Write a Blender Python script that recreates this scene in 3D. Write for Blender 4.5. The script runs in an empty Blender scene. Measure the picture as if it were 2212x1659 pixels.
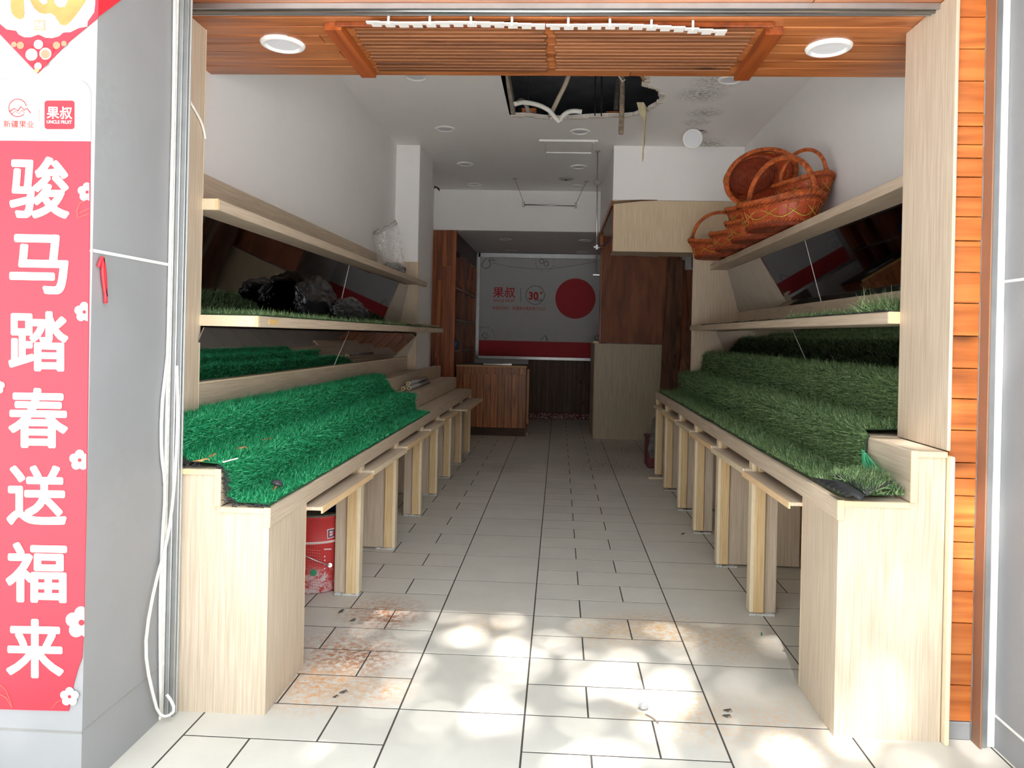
import bpy, bmesh, math, random
import numpy as np
from mathutils import Vector, Matrix, Euler, noise as mnoise

random.seed(7); RNG = np.random.default_rng(7)
S = 0.8                      # model units (camera height 1.5) -> metres (camera height 1.2 m)
scn = bpy.context.scene
COL = scn.collection

# ------------------------------------------------------------------ camera
FPX, CX, CY, ROLL, CH = 1570.0, 1132.0, 728.0, 0.022, 1.5
YAW = math.atan(76/1570)
cF = np.array([-math.sin(YAW), math.cos(YAW), 0.0]); cR0 = np.array([math.cos(YAW), math.sin(YAW), 0.0]); cU0 = np.array([0, 0, 1.0])
cR = cR0*math.cos(ROLL)+cU0*math.sin(ROLL); cU = cU0*math.cos(ROLL)-cR0*math.sin(ROLL)
cC = np.array([0, 0, CH])
cam = bpy.data.cameras.new('camera'); camo = bpy.data.objects.new('camera', cam); COL.objects.link(camo)
cam.sensor_width = 36; cam.sensor_fit = 'HORIZONTAL'; cam.lens = 36*FPX/2212
cam.shift_x = -(CX-1106)/2212; cam.shift_y = (CY-829.5)/2212
cam.clip_start = 0.02
M = Matrix.Identity(4)
for i in range(3):
    M[i][0] = cR[i]; M[i][1] = cU[i]; M[i][2] = -cF[i]; M[i][3] = cC[i]*S
camo.matrix_world = M
scn.camera = camo

def _on(ax, val, u, v):
    D = cF+(u-CX)/FPX*cR-(v-CY)/FPX*cU
    t = (val-cC[ax])/D[ax]
    return cC+t*D
def PXX(val, u, v): return _on(0, val, u, v)     # pixel -> point on a plane x = val (model units)
def PYY(val, u, v): return _on(1, val, u, v)
def PZZ(val, u, v): return _on(2, val, u, v)

# ------------------------------------------------------------------ light
w = bpy.data.worlds.new('sky'); scn.world = w; w.use_nodes = True
bg = w.node_tree.nodes['Background']; bg.inputs[0].default_value = (0.84, 0.92, 1.0, 1); bg.inputs[1].default_value = 3.0
sun = bpy.data.lights.new('sun_offscreen', 'SUN'); sun.energy = 15.0; sun.angle = math.radians(1.0); sun.color = (1.0, 0.975, 0.945)
so = bpy.data.objects.new('sun_offscreen', sun); COL.objects.link(so); so.location = (0, -4, 9)
so.rotation_euler = Vector((0.14, 1.0, -1.45)).to_track_quat('-Z', 'Y').to_euler()
scn.view_settings.view_transform = 'Standard'; scn.view_settings.look = 'None'
scn.view_settings.exposure = 1.4; scn.view_settings.gamma = 1.0; scn.view_settings.use_curve_mapping = False
scn.cycles.max_bounces = 16; scn.cycles.diffuse_bounces = 10; scn.cycles.glossy_bounces = 6; scn.cycles.transmission_bounces = 8
scn.cycles.caustics_reflective = False; scn.cycles.caustics_refractive = False

# ------------------------------------------------------------------ helpers
WL = {}
def _tags(o, label=None, cat=None, group=None, kind=None):
    if label: o['label'] = label
    if cat: o['category'] = cat
    if group: o['group'] = group
    if kind: o['kind'] = kind
def thing(name, label, cat, loc, group=None, kind=None):
    o = bpy.data.objects.new(name, None); COL.objects.link(o); o.empty_display_size = 0.1
    o.location = [c*S for c in loc]; WL[o.name] = np.array(loc, float)
    _tags(o, label, cat, group, kind); return o
def mesh_of(name, v, f, mats, smooth=False, fm=None):
    me = bpy.data.meshes.new(name)
    me.from_pydata([tuple(p) for p in v], [], [tuple(q) for q in f])
    for m in (mats if isinstance(mats, (list, tuple)) else [mats]): me.materials.append(m)
    if fm is not None: me.polygons.foreach_set('material_index', fm)
    if smooth: me.polygons.foreach_set('use_smooth', [True]*len(me.polygons))
    me.update(); return me
def mk(name, v, f, mats, parent=None, smooth=False, fm=None, origin=None, **tags):
    v = np.asarray(v, float).reshape(-1, 3)
    if origin is None:
        lo, hi = v.min(0), v.max(0); origin = np.array([(lo[0]+hi[0])/2, (lo[1]+hi[1])/2, lo[2]])
    origin = np.asarray(origin, float)
    me = mesh_of(name, (v-origin)*S, f, mats, smooth, fm)
    o = bpy.data.objects.new(name, me); COL.objects.link(o)
    WL[o.name] = origin
    if parent is not None:
        o.parent = parent; o.location = (origin-WL[parent.name])*S
    else: o.location = origin*S
    _tags(o, **tags); return o
def struct(o): o['kind'] = 'structure'; return o

BOXF = [(0, 3, 2, 1), (4, 5, 6, 7), (0, 1, 5, 4), (1, 2, 6, 5), (2, 3, 7, 6), (3, 0, 4, 7)]
def box_vf(x0, x1, y0, y1, z0, z1, b=0.0):
    x0, x1 = min(x0, x1), max(x0, x1); y0, y1 = min(y0, y1), max(y0, y1); z0, z1 = min(z0, z1), max(z0, z1)
    if b <= 0:
        v = [(x0, y0, z0), (x1, y0, z0), (x1, y1, z0), (x0, y1, z0), (x0, y0, z1), (x1, y0, z1), (x1, y1, z1), (x0, y1, z1)]
        return np.array(v, float), list(BOXF)
    b = min(b, (x1-x0)*.45, (y1-y0)*.45, (z1-z0)*.45)
    bm = bmesh.new(); bmesh.ops.create_cube(bm, size=1)
    for q in bm.verts: q.co = Vector(((x0+x1)/2+q.co.x*(x1-x0), (y0+y1)/2+q.co.y*(y1-y0), (z0+z1)/2+q.co.z*(z1-z0)))
    bmesh.ops.bevel(bm, geom=bm.edges[:], offset=b, segments=1, affect='EDGES', profile=0.5)
    bm.verts.ensure_lookup_table()
    v = np.array([tuple(q.co) for q in bm.verts]); f = [tuple(x.index for x in fa.verts) for fa in bm.faces]; bm.free()
    return v, f
def box(name, x0, x1, y0, y1, z0, z1, mat, parent=None, b=0.004, zs=0.0, **tags):
    v, f = box_vf(x0, x1, y0, y1, z0, z1, b)
    if zs: v[:, 2] += zs*(v[:, 1]-2.8)
    return mk(name, v, f, mat, parent, **tags)
class MB:
    """collects shapes into one mesh"""
    def __init__(s): s.v = []; s.f = []; s.m = []; s.n = 0
    def add(s, v, f, mi=0):
        v = np.asarray(v, float).reshape(-1, 3); s.v.append(v); s.f += [tuple(i+s.n for i in q) for q in f]; s.m += [mi]*len(f); s.n += len(v); return s
    def box(s, *a, b=0.0, mi=0, zs=0.0):
        v, f = box_vf(*a, b=b)
        if zs: v[:, 2] += zs*(v[:, 1]-2.8)
        return s.add(v, f, mi)
    def tube(s, pts, r, n=8, mi=0, cap=True): return s.add(*tube_vf(pts, r, n, cap), mi)
    def build(s, name, mats, parent=None, smooth=False, **t):
        return mk(name, np.concatenate(s.v), s.f, mats, parent, smooth, s.m, **t)
def tube_vf(pts, r, n=8, cap=True, closed=False):
    P = np.asarray(pts, float); k = len(P); r = np.broadcast_to(np.asarray(r, float), (k,))
    T = np.gradient(P, axis=0) if not closed else (np.roll(P, -1, 0)-np.roll(P, 1, 0))
    T /= np.maximum(np.linalg.norm(T, axis=1, keepdims=True), 1e-9)
    ref = np.array([0, 0, 1.0]) if abs(T[0][2]) < .9 else np.array([1.0, 0, 0])
    nrm = np.cross(T[0], ref); nrm /= np.linalg.norm(nrm); V = []
    for i in range(k):
        nrm = nrm-T[i]*(nrm@T[i]); nrm /= max(np.linalg.norm(nrm), 1e-9); bn = np.cross(T[i], nrm)
        for j in range(n):
            a = 2*math.pi*j/n; V.append(P[i]+r[i]*(math.cos(a)*nrm+math.sin(a)*bn))
    Fc = []
    rng = range(k) if closed else range(k-1)
    for i in rng:
        i2 = (i+1) % k
        for j in range(n):
            Fc.append((i*n+j, i*n+(j+1) % n, i2*n+(j+1) % n, i2*n+j))
    if cap and not closed: Fc.append(tuple(range(n))[::-1]); Fc.append(tuple((k-1)*n+j for j in range(n)))
    return np.array(V), Fc
def lathe_vf(prof, n=32, c=(0, 0, 0)):
    V = []; F = []
    for (r, z) in prof:
        for j in range(n):
            a = 2*math.pi*j/n; V.append((c[0]+r*math.cos(a), c[1]+r*math.sin(a), c[2]+z))
    for i in range(len(prof)-1):
        for j in range(n): F.append((i*n+j, i*n+(j+1) % n, (i+1)*n+(j+1) % n, (i+1)*n+j))
    return np.array(V), F
def prism_vf(pts, d):
    """closed polygon of 3D points (planar), extruded by vector d"""
    P = [np.asarray(p, float) for p in pts]; n = len(P)
    bm = bmesh.new(); vs = [bm.verts.new(p) for p in P]; fa = bm.faces.new(vs); fa.normal_update()
    res = bmesh.ops.triangulate(bm, faces=[fa], ngon_method='EAR_CLIP'); bm.verts.ensure_lookup_table(); bm.verts.index_update()
    tr = [tuple(q.index for q in t.verts) for t in bm.faces]; bm.free()
    V = np.array(P+[p+np.asarray(d, float) for p in P])
    F = list(tr)+[tuple(i+n for i in t)[::-1] for t in tr]+[(i, i+n, (i+1) % n+n, (i+1) % n) for i in range(n)]
    return V, F
def recalc(o):
    bm = bmesh.new(); bm.from_mesh(o.data); bmesh.ops.recalc_face_normals(bm, faces=bm.faces[:]); bm.to_mesh(o.data); bm.free(); return o
def prism(name, pts, d, mat, parent=None, **t):
    V, F = prism_vf(pts, d); return recalc(mk(name, V, F, mat, parent, **t))
def poly_px(pts, y): return [PYY(y, u, v) for (u, v) in pts]

_txt = {}
def glyphs(body, off=0.0):
    key = (body, off)
    if key not in _txt:
        c = bpy.data.curves.new('tmp', 'FONT'); c.body = body; c.size = 1; c.offset = off; c.resolution_u = 3
        o = bpy.data.objects.new('tmp', c); COL.objects.link(o); bpy.context.view_layer.update()
        m = bpy.data.meshes.new_from_object(o.evaluated_get(bpy.context.evaluated_depsgraph_get()))
        V = np.array([tuple(q.co) for q in m.vertices]); F = [tuple(p.vertices) for p in m.polygons]
        bpy.data.objects.remove(o); bpy.data.curves.remove(c); bpy.data.meshes.remove(m)
        _txt[key] = (V, F)
    V, F = _txt[key]; return V.copy(), F
def bold(V, F, r):
    if r <= 0: return V, F
    n = len(V); Vs = [V]; Fs = list(F); k = 1
    for q in range(10):
        a = 2*math.pi*q/10; Vs.append(V+np.array([r*math.cos(a), r*math.sin(a), .0004*(q+1)])); Fs += [tuple(i+n*k for i in f) for f in F]; k += 1
    return np.concatenate(Vs), Fs
def text_px(body, u0, u1, v0, v1, y, off=0.0, skew=0.0):
    """glyphs fitted to a pixel box, lying on plane y"""
    V, F = bold(*glyphs(body, 0.0), off)
    lay = V[:, 2].copy(); a, b = V.min(0), V.max(0)
    uu = u0+(V[:, 0]-a[0])/max(b[0]-a[0], 1e-6)*(u1-u0); vv = v1-(V[:, 1]-a[1])/max(b[1]-a[1], 1e-6)*(v1-v0)
    uu = uu+skew*(v1-vv); vv = vv+0.02*(uu-(u0+u1)/2)
    return np.array([PYY(y-.08*l, p, q) for p, q, l in zip(uu, vv, lay)]), F
def disc_px(u, v, ru, y, n=32, rv=None):
    rv = rv or ru
    return [PYY(y, u+ru*math.cos(2*math.pi*i/n), v+rv*math.sin(2*math.pi*i/n)) for i in range(n)]

# ------------------------------------------------------------------ materials
def srgb(r, g, b):
    f = lambda c: (c/255/12.92 if c/255 <= .04045 else ((c/255+.055)/1.055)**2.4)
    return (f(r), f(g), f(b), 1)
def newmat(name, rough=.6, metal=0.0, spec=.4):
    m = bpy.data.materials.new(name); m.use_nodes = True
    nt = m.node_tree; bs = nt.nodes['Principled BSDF']
    bs.inputs['Roughness'].default_value = rough; bs.inputs['Metallic'].default_value = metal; bs.inputs['Specular IOR Level'].default_value = spec
    return m, nt, bs
def N(nt, t, **kw):
    n = nt.nodes.new(t)
    for k, v in kw.items(): setattr(n, k, v)
    return n
def plain(name, col, rough=.6, metal=0.0, spec=.4, var=0.06, scale=9.0):
    m, nt, bs = newmat(name, rough, metal, spec)
    tc = N(nt, 'ShaderNodeTexCoord'); nz = N(nt, 'ShaderNodeTexNoise'); nz.inputs['Scale'].default_value = scale; nz.inputs['Detail'].default_value = 4
    cr = N(nt, 'ShaderNodeValToRGB'); c = srgb(*col)
    cr.color_ramp.elements[0].color = tuple(x*(1-var) for x in c[:3])+(1,); cr.color_ramp.elements[1].color = tuple(min(x*(1+var), 1) for x in c[:3])+(1,)
    cr.color_ramp.elements[0].position = .3; cr.color_ramp.elements[1].position = .7
    nt.links.new(tc.outputs['Object'], nz.inputs['Vector']); nt.links.new(nz.outputs['Fac'], cr.inputs['Fac']); nt.links.new(cr.outputs['Color'], bs.inputs['Base Color'])
    return m
def objcoord(nt, axis, along, across):
    tc = N(nt, 'ShaderNodeTexCoord'); oi = N(nt, 'ShaderNodeObjectInfo')
    mu = N(nt, 'ShaderNodeMath', operation='MULTIPLY'); mu.inputs[1].default_value = 37.0
    nt.links.new(oi.outputs['Random'], mu.inputs[0])
    ad = N(nt, 'ShaderNodeVectorMath', operation='ADD'); nt.links.new(tc.outputs['Object'], ad.inputs[0]); nt.links.new(mu.outputs[0], ad.inputs[1])
    mp = N(nt, 'ShaderNodeMapping'); sc = [across]*3; sc['xyz'.index(axis)] = along; mp.inputs['Scale'].default_value = sc
    nt.links.new(ad.outputs[0], mp.inputs['Vector'])
    return mp, oi, ad
def laminate(name, axis, c0=(186, 166, 142), c1=(210, 193, 171), fine=170.0, along=5.0):
    m, nt, bs = newmat(name, .42, 0, .35)
    mp, oi, ad = objcoord(nt, axis, along, fine)
    nz = N(nt, 'ShaderNodeTexNoise'); nz.inputs['Scale'].default_value = 1.0; nz.inputs['Detail'].default_value = 5; nz.inputs['Distortion'].default_value = .35
    nt.links.new(mp.outputs[0], nz.inputs['Vector'])
    cr = N(nt, 'ShaderNodeValToRGB'); e = cr.color_ramp.elements; e[0].position = .3; e[1].position = .66; e[0].color = srgb(*c0); e[1].color = srgb(*c1)
    nt.links.new(nz.outputs['Fac'], cr.inputs['Fac'])
    nz2 = N(nt, 'ShaderNodeTexNoise'); nz2.inputs['Scale'].default_value = 1.6; nz2.inputs['Detail'].default_value = 3; nt.links.new(ad.outputs[0], nz2.inputs['Vector'])
    mx = N(nt, 'ShaderNodeMix', data_type='RGBA', blend_type='MULTIPLY'); mx.inputs[0].default_value = .35
    mr = N(nt, 'ShaderNodeMapRange'); mr.inputs[1].default_value = .3; mr.inputs[2].default_value = .7; mr.inputs[3].default_value = .85; mr.inputs[4].default_value = 1.05
    nt.links.new(nz2.outputs['Fac'], mr.inputs[0]); nt.links.new(cr.outputs['Color'], mx.inputs[6]); nt.links.new(mr.outputs[0], mx.inputs[7])
    nt.links.new(mx.outputs[2], bs.inputs['Base Color'])
    bp = N(nt, 'ShaderNodeBump'); bp.inputs['Strength'].default_value = .08; bp.inputs['Distance'].default_value = .002
    nt.links.new(nz.outputs['Fac'], bp.inputs['Height']); nt.links.new(bp.outputs[0], bs.inputs['Normal'])
    return m
def pine(name, axis, dark, mid, light, rough=.3, knots=True, across=26.0, kscale=5.0, spec=.5, coat=0.0, vary=.28):
    m, nt, bs = newmat(name, rough, 0, spec)
    mp, oi, ad = objcoord(nt, axis, 1.6, across)
    nz = N(nt, 'ShaderNodeTexNoise'); nz.inputs['Scale'].default_value = 1; nz.inputs['Detail'].default_value = 6; nz.inputs['Distortion'].default_value = .9
    nt.links.new(mp.outputs[0], nz.inputs['Vector'])
    cr = N(nt, 'ShaderNodeValToRGB'); e = cr.color_ramp.elements; e[0].position = .28; e[1].position = .72; e[0].color = srgb(*dark); e[1].color = srgb(*light)
    k = e.new(.5); k.color = srgb(*mid)
    nt.links.new(nz.outputs['Fac'], cr.inputs['Fac'])
    # board to board variation
    mr = N(nt, 'ShaderNodeMapRange'); mr.inputs[3].default_value = 1-vary; mr.inputs[4].default_value = 1+vary*.6; nt.links.new(oi.outputs['Random'], mr.inputs[0])
    mx = N(nt, 'ShaderNodeMix', data_type='RGBA', blend_type='MULTIPLY'); mx.inputs[0].default_value = 1
    nt.links.new(cr.outputs['Color'], mx.inputs[6]); nt.links.new(mr.outputs[0], mx.inputs[7])
    last = mx.outputs[2]
    if knots:
        mp2 = N(nt, 'ShaderNodeMapping'); sc = [kscale]*3; sc['xyz'.index(axis)] = kscale*.5; mp2.inputs['Scale'].default_value = sc; nt.links.new(ad.outputs[0], mp2.inputs['Vector'])
        vo = N(nt, 'ShaderNodeTexVoronoi'); vo.inputs['Scale'].default_value = 1.0; nt.links.new(mp2.outputs[0], vo.inputs['Vector'])
        kr = N(nt, 'ShaderNodeMapRange'); kr.inputs[1].default_value = .05; kr.inputs[2].default_value = .15; kr.inputs[3].default_value = .85; kr.inputs[4].default_value = 0; nt.links.new(vo.outputs['Distance'], kr.inputs[0])
        mk_ = N(nt, 'ShaderNodeMix', data_type='RGBA'); nt.links.new(kr.outputs[0], mk_.inputs[0]); nt.links.new(last, mk_.inputs[6]); mk_.inputs[7].default_value = tuple(x*.3 for x in srgb(*dark)[:3])+(1,)
        last = mk_.outputs[2]
    nt.links.new(last, bs.inputs['Base Color'])
    bs.inputs['Coat Weight'].default_value = coat; bs.inputs['Coat Roughness'].default_value = .15
    bp = N(nt, 'ShaderNodeBump'); bp.inputs['Strength'].default_value = .12; bp.inputs['Distance'].default_value = .003
    nt.links.new(nz.outputs['Fac'], bp.inputs['Height']); nt.links.new(bp.outputs[0], bs.inputs['Normal'])
    return m
def stained(name, base, blots, rough=.8, var=.05, dirt=.0):
    """paint / tile with irregular stains; blots: (x, y, z, radius, colour, strength) in metres of world position"""
    m, nt, bs = newmat(name, rough, 0, .3)
    ge = N(nt, 'ShaderNodeNewGeometry'); oi = N(nt, 'ShaderNodeObjectInfo')
    nz = N(nt, 'ShaderNodeTexNoise'); nz.inputs['Scale'].default_value = 5; nz.inputs['Detail'].default_value = 7; nz.inputs['Roughness'].default_value = .65; nt.links.new(ge.outputs['Position'], nz.inputs['Vector'])
    cr = N(nt, 'ShaderNodeValToRGB'); e = cr.color_ramp.elements; c = srgb(*base); e[0].position = .3; e[1].position = .7
    e[0].color = tuple(x*(1-var) for x in c[:3])+(1,); e[1].color = tuple(min(1, x*(1+var)) for x in c[:3])+(1,)
    nt.links.new(nz.outputs['Fac'], cr.inputs['Fac']); last = cr.outputs['Color']
    nf = N(nt, 'ShaderNodeTexNoise'); nf.inputs['Scale'].default_value = 42; nf.inputs['Detail'].default_value = 6; nf.inputs['Roughness'].default_value = .7; nt.links.new(ge.outputs['Position'], nf.inputs['Vector'])
    for (x, y, z, r, col, st) in blots:
        ds = N(nt, 'ShaderNodeVectorMath', operation='DISTANCE'); nt.links.new(ge.outputs['Position'], ds.inputs[0]); ds.inputs[1].default_value = (x, y, z)
        a = N(nt, 'ShaderNodeMapRange'); a.inputs[1].default_value = r; a.inputs[2].default_value = 0; a.inputs[3].default_value = 0; a.inputs[4].default_value = 1; nt.links.new(ds.outputs['Value'], a.inputs[0])
        b = N(nt, 'ShaderNodeMapRange'); b.inputs[1].default_value = .42; b.inputs[2].default_value = .66; nt.links.new(nf.outputs['Fac'], b.inputs[0])
        ad = N(nt, 'ShaderNodeMath', operation='MULTIPLY'); nt.links.new(a.outputs[0], ad.inputs[0]); nt.links.new(b.outputs[0], ad.inputs[1])
        mu = N(nt, 'ShaderNodeMath', operation='MULTIPLY', use_clamp=True); mu.inputs[1].default_value = st; nt.links.new(ad.outputs[0], mu.inputs[0])
        mx = N(nt, 'ShaderNodeMix', data_type='RGBA'); nt.links.new(mu.outputs[0], mx.inputs[0]); nt.links.new(last, mx.inputs[6]); mx.inputs[7].default_value = srgb(*col); last = mx.outputs[2]
    if dirt:
        mx = N(nt, 'ShaderNodeMix', data_type='RGBA', blend_type='MULTIPLY'); mx.inputs[0].default_value = 1
        mr = N(nt, 'ShaderNodeMapRange'); mr.inputs[3].default_value = 1-dirt; mr.inputs[4].default_value = 1+dirt*.3; nt.links.new(oi.outputs['Random'], mr.inputs[0])
        nt.links.new(last, mx.inputs[6]); nt.links.new(mr.outputs[0], mx.inputs[7]); last = mx.outputs[2]
    nt.links.new(last, bs.inputs['Base Color'])
    return m

lamX, lamY, lamZ = (laminate('laminate_'+a, a) for a in 'xyz')
edge = plain('edge_banding', (232, 198, 152), .45, var=.05, scale=30)
edgeP = plain('pale_banding', (226, 208, 176), .45, var=.04, scale=30)
pineSof = pine('pine_soffit', 'x', (118, 62, 28), (166, 98, 52), (190, 122, 70), .35, across=22, coat=.15, vary=.14)
pineWall = pine('pine_jamb', 'x', (150, 78, 32), (194, 108, 50), (216, 132, 66), .25, across=24, kscale=3.2, coat=.5, vary=.12)
pineBack = pine('pine_counter', 'z', (120, 64, 26), (165, 98, 48), (190, 122, 66), .4, across=30, kscale=5.5)
pineDark = pine('pine_bookcase', 'z', (92, 44, 20), (140, 72, 34), (172, 96, 48), .4, across=26, kscale=4.5, vary=.4)
dado = pine('dado_boards', 'z', (70, 52, 42), (96, 74, 62), (116, 92, 78), .6, across=30, kscale=6, vary=.15)
ply = pine('plywood', 'z', (98, 52, 30), (128, 72, 44), (146, 88, 56), .6, knots=False, across=9, vary=.1)
rot = pine('rotten_board', 'z', (58, 40, 30), (96, 66, 50), (130, 94, 74), .85, knots=True, across=14, kscale=7, vary=.25)
white = stained('white_paint', (236, 234, 233), [], .9, .015)
ceilm = stained('ceiling_paint', (236, 234, 232), [(x*S, y*S, z*S, r*S, c, st) for (x, y, z, r, c, st) in [
    (1.19, 6.39, 3.64, .26, (88, 80, 76), 1.0), (1.32, 6.9, 3.64, .2, (80, 72, 68), 1.0), (1.30, 7.2, 3.64, .16, (96, 88, 82), 1.0),
    (1.55, 7.95, 3.64, .26, (86, 78, 72), 1.0), (1.6, 8.1, 3.55, .22, (110, 100, 92), 1.0), (1.25, 6.05, 3.64, .25, (120, 112, 106), 1.0)]], .9, .015)
greyd = plain('bare_concrete', (150, 150, 154), .9, var=.18, scale=4)
stone = stained('grey_stone', (140, 140, 141), [(-1.5*S, 2.5*S, .55*S, .5*S, (140, 138, 134), .7), (-1.5*S, 2.45*S, .9*S, .35*S, (146, 144, 140), .6), (-1.62*S, 2.25*S, 2.2*S, .3*S, (150, 156, 152), .8)], .45, .04)
grout = plain('grout', (70, 64, 58), .9)
RUST = (176, 112, 66)
tile = stained('floor_tile', (206, 201, 190), [(x*S, y*S, 0, r*S, c, st) for (x, y, r, c, st) in [
    (-.93, 3.88, .30, RUST, 1.4), (-.86, 3.80, .18, (158, 92, 52), 1.3), (-.98, 3.36, .36, RUST, 1.4), (-.88, 3.32, .2, (150, 92, 56), 1.3),
    (-.98, 3.05, .30, (214, 160, 110), 1.6), (-.70, 3.03, .16, (212, 158, 112), 1.3), (.55, 3.83, .28, (204, 160, 106), 1.4), (.3, 3.75, .3, (208, 172, 124), 1.2),
    (.85, 3.7, .36, (206, 170, 124), 1.2), (.5, 2.98, .3, (214, 176, 134), 1.2), (.9, 2.85, .4, (218, 184, 150), 1.1), (-.35, 3.75, .28, (214, 184, 150), 1.1),
    (.62, 8.7, .9, (120, 88, 62), 1.3), (.9, 9.9, 1.0, (104, 84, 66), 1.3), (-.62, 8.3, .4, (140, 106, 78), .9)]], .5, .05, dirt=.05)
alu = plain('aluminium', (176, 178, 178), .38, .85, var=.08, scale=14)
galv = plain('galvanised', (190, 192, 190), .35, .9, var=.15, scale=22)
whitepl = plain('white_plastic', (232, 232, 230), .45, var=.02)
whitemetal = plain('white_enamel', (206, 203, 198), .5, var=.05, scale=30)
opal = plain('opal_diffuser', (216, 218, 222), .6, var=.02)
steel = plain('stainless', (190, 190, 190), .28, 1.0, var=.06)
darkm = plain('dark_metal', (48, 46, 46), .5, .4)
black = plain('black_rubber', (22, 22, 24), .35)
cable = plain('white_cable', (226, 224, 216), .6, var=.06, scale=40)
paperred = plain('poster_red', (206, 40, 54), .55, var=.03)
papercream = plain('poster_cream', (230, 214, 194), .6, var=.03, scale=3)
inkred = plain('ink_red', (206, 40, 52), .6, var=.02)
inkwhite = plain('ink_white', (234, 230, 222), .6, var=.02)
inkgold = plain('ink_gold', (196, 140, 84), .4, var=.25, scale=12)
inkdark = plain('ink_dark', (58, 58, 62), .7, var=.02)
inkbrown = plain('ink_taupe', (150, 132, 112), .7)
inkorange2 = plain('ink_brick', (196, 84, 70), .7)
edgegrey = plain('shelf_edge', (170, 160, 150), .6)
inkorange = plain('ink_orange', (226, 120, 92), .7, var=.12, scale=30)
board = plain('banner_print', (206, 206, 208), .6, var=.02)
bandred = plain('banner_red', (188, 40, 52), .6, var=.03)
m_, nt_, bs_ = newmat('mirror', .03, 1.0); bs_.inputs['Base Color'].default_value = (.42, .41, .42, 1); mirror = m_
m_, nt_, bs_ = newmat('bin_liner', .25, 0, .45); bs_.inputs['Base Color'].default_value = (.012, .012, .014, 1); bagblack = m_
m_, nt_, bs_ = newmat('clear_film', .12, 0, .6); bs_.inputs['Base Color'].default_value = (.9, .9, .9, 1); _n = N(nt_, 'ShaderNodeTexNoise'); _n.inputs['Scale'].default_value = 26; _n.inputs['Distortion'].default_value = 2.5; _r = N(nt_, 'ShaderNodeMapRange'); _r.inputs[1].default_value = .45; _r.inputs[2].default_value = .75; _r.inputs[3].default_value = .10; _r.inputs[4].default_value = .6; nt_.links.new(_n.outputs['Fac'], _r.inputs[0]); nt_.links.new(_r.outputs[0], bs_.inputs['Alpha']); film = m_
def grassmat(name, dark, light, tip):
    m, nt, bs = newmat(name, .5, 0, .35)
    tc = N(nt, 'ShaderNodeTexCoord'); nz = N(nt, 'ShaderNodeTexNoise'); nz.inputs['Scale'].default_value = 90; nz.inputs['Detail'].default_value = 3
    nt.links.new(tc.outputs['Object'], nz.inputs['Vector'])
    cr = N(nt, 'ShaderNodeValToRGB'); e = cr.color_ramp.elements; e[0].position = .32; e[1].position = .7; e[0].color = srgb(*dark); e[1].color = srgb(*tip); k = e.new(.52); k.color = srgb(*light)
    nt.links.new(nz.outputs['Fac'], cr.inputs['Fac']); nt.links.new(cr.outputs['Color'], bs.inputs['Base Color'])
    return m
grassL = grassmat('emerald_turf', (12, 110, 64), (28, 150, 92), (96, 198, 146)); grassLb = plain('emerald_backing', (10, 92, 56), .8, var=.15, scale=60)
grassR = grassmat('olive_turf', (54, 80, 46), (92, 118, 72), (156, 172, 124)); grassRb = plain('olive_backing', (44, 66, 38), .8, var=.15, scale=60)
turfblack = plain('turf_black_backing', (46, 46, 48), .7, var=.3, scale=80)
meshgreen = plain('green_netting', (96, 196, 146), .6, var=.2, scale=50)
ribbon = plain('orange_ribbon', (172, 74, 46), .35, var=.12, scale=14)
wicker = plain('orange_wicker', (178, 88, 40), .4, var=.5, scale=30)
wickerd = plain('dark_wicker', (132, 54, 28), .45, var=.3, scale=26)
goldthr = plain('gold_thread', (190, 150, 60), .35, .3, var=.3, scale=80)

# ================================================================== SETTING
HC = 3.64; WXL, WXR = -1.88, 1.99; YB = 13.45; ZL = 3.045; YBM = 10.6; SOF = 2.86; SOY = 3.785
# ---- floor: grout bed with single tiles
floor = struct(box('floor', -2.2, 2.3, 1.6, 13.9, -.12, -.0007, grout, b=0))
tcache = {}
def tilepiece(x0, x1, y0, y1, name, parent):
    g = .0035; dx, dy = round(x1-x0-2*g, 4), round(y1-y0-2*g, 4)
    key = (dx, dy)
    if key not in tcache:
        v, f = box_vf(-dx/2, dx/2, -dy/2, dy/2, -.02, 0, .0008); tcache[key] = mesh_of('floor_tile', v*S, f, tile)
    o = bpy.data.objects.new(name, tcache[key]); COL.objects.link(o); o.parent = parent
    c = np.array([(x0+x1)/2, (y0+y1)/2, random.uniform(-.0002, .0002)]); o.location = (c-WL[parent.name])*S
    return o
bigc = [(-1.86, -1.357), (-.607, -.104), (.648, 1.151)]; plc = [(-1.357, -.607), (-.104, .648), (1.151, 1.9)]
far = MB()
def fartile(x0, x1, y0, y1): far.box(x0+.0035, x1-.0035, y0+.0035, y1-.0035, -.02, 0)
for (a, b) in bigc:
    y = 2.885-2*.516
    while y < 13.5:
        (tilepiece(a, b, y, y+.516, 'floor_tile', floor) if y < 8.9 else fartile(a, b, y, y+.516)); y += .516
for (a, b) in plc:
    k = 0; y = 2.885-4*.258
    while y < 13.5:
        sp = a+(.252 if k % 2 == 0 else .502)*(b-a)/.752
        for (p, q) in ((a, sp), (sp, b)):
            (tilepiece(p, q, y, y+.258, 'floor_plank_tile', floor) if y < 8.2 else fartile(p, q, y, y+.258))
        y += .258; k += 1
o = far.build('far_tiles', tile, floor); o['kind'] = 'stuff'

# ---- outside pavement
struct(box('pavement', -40, 40, -25, 1.6, -.13, -.01, plain('pavement', (196, 194, 192), .85, var=.08, scale=2), b=0))
struct(box('added_building_opposite', -40, 40, -27, -25, -.1, 10, plain('added_facade', (150, 146, 140), .9, var=.1, scale=1), b=0))  # unseen facade, added to hold low sky light back from the shop interior
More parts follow.
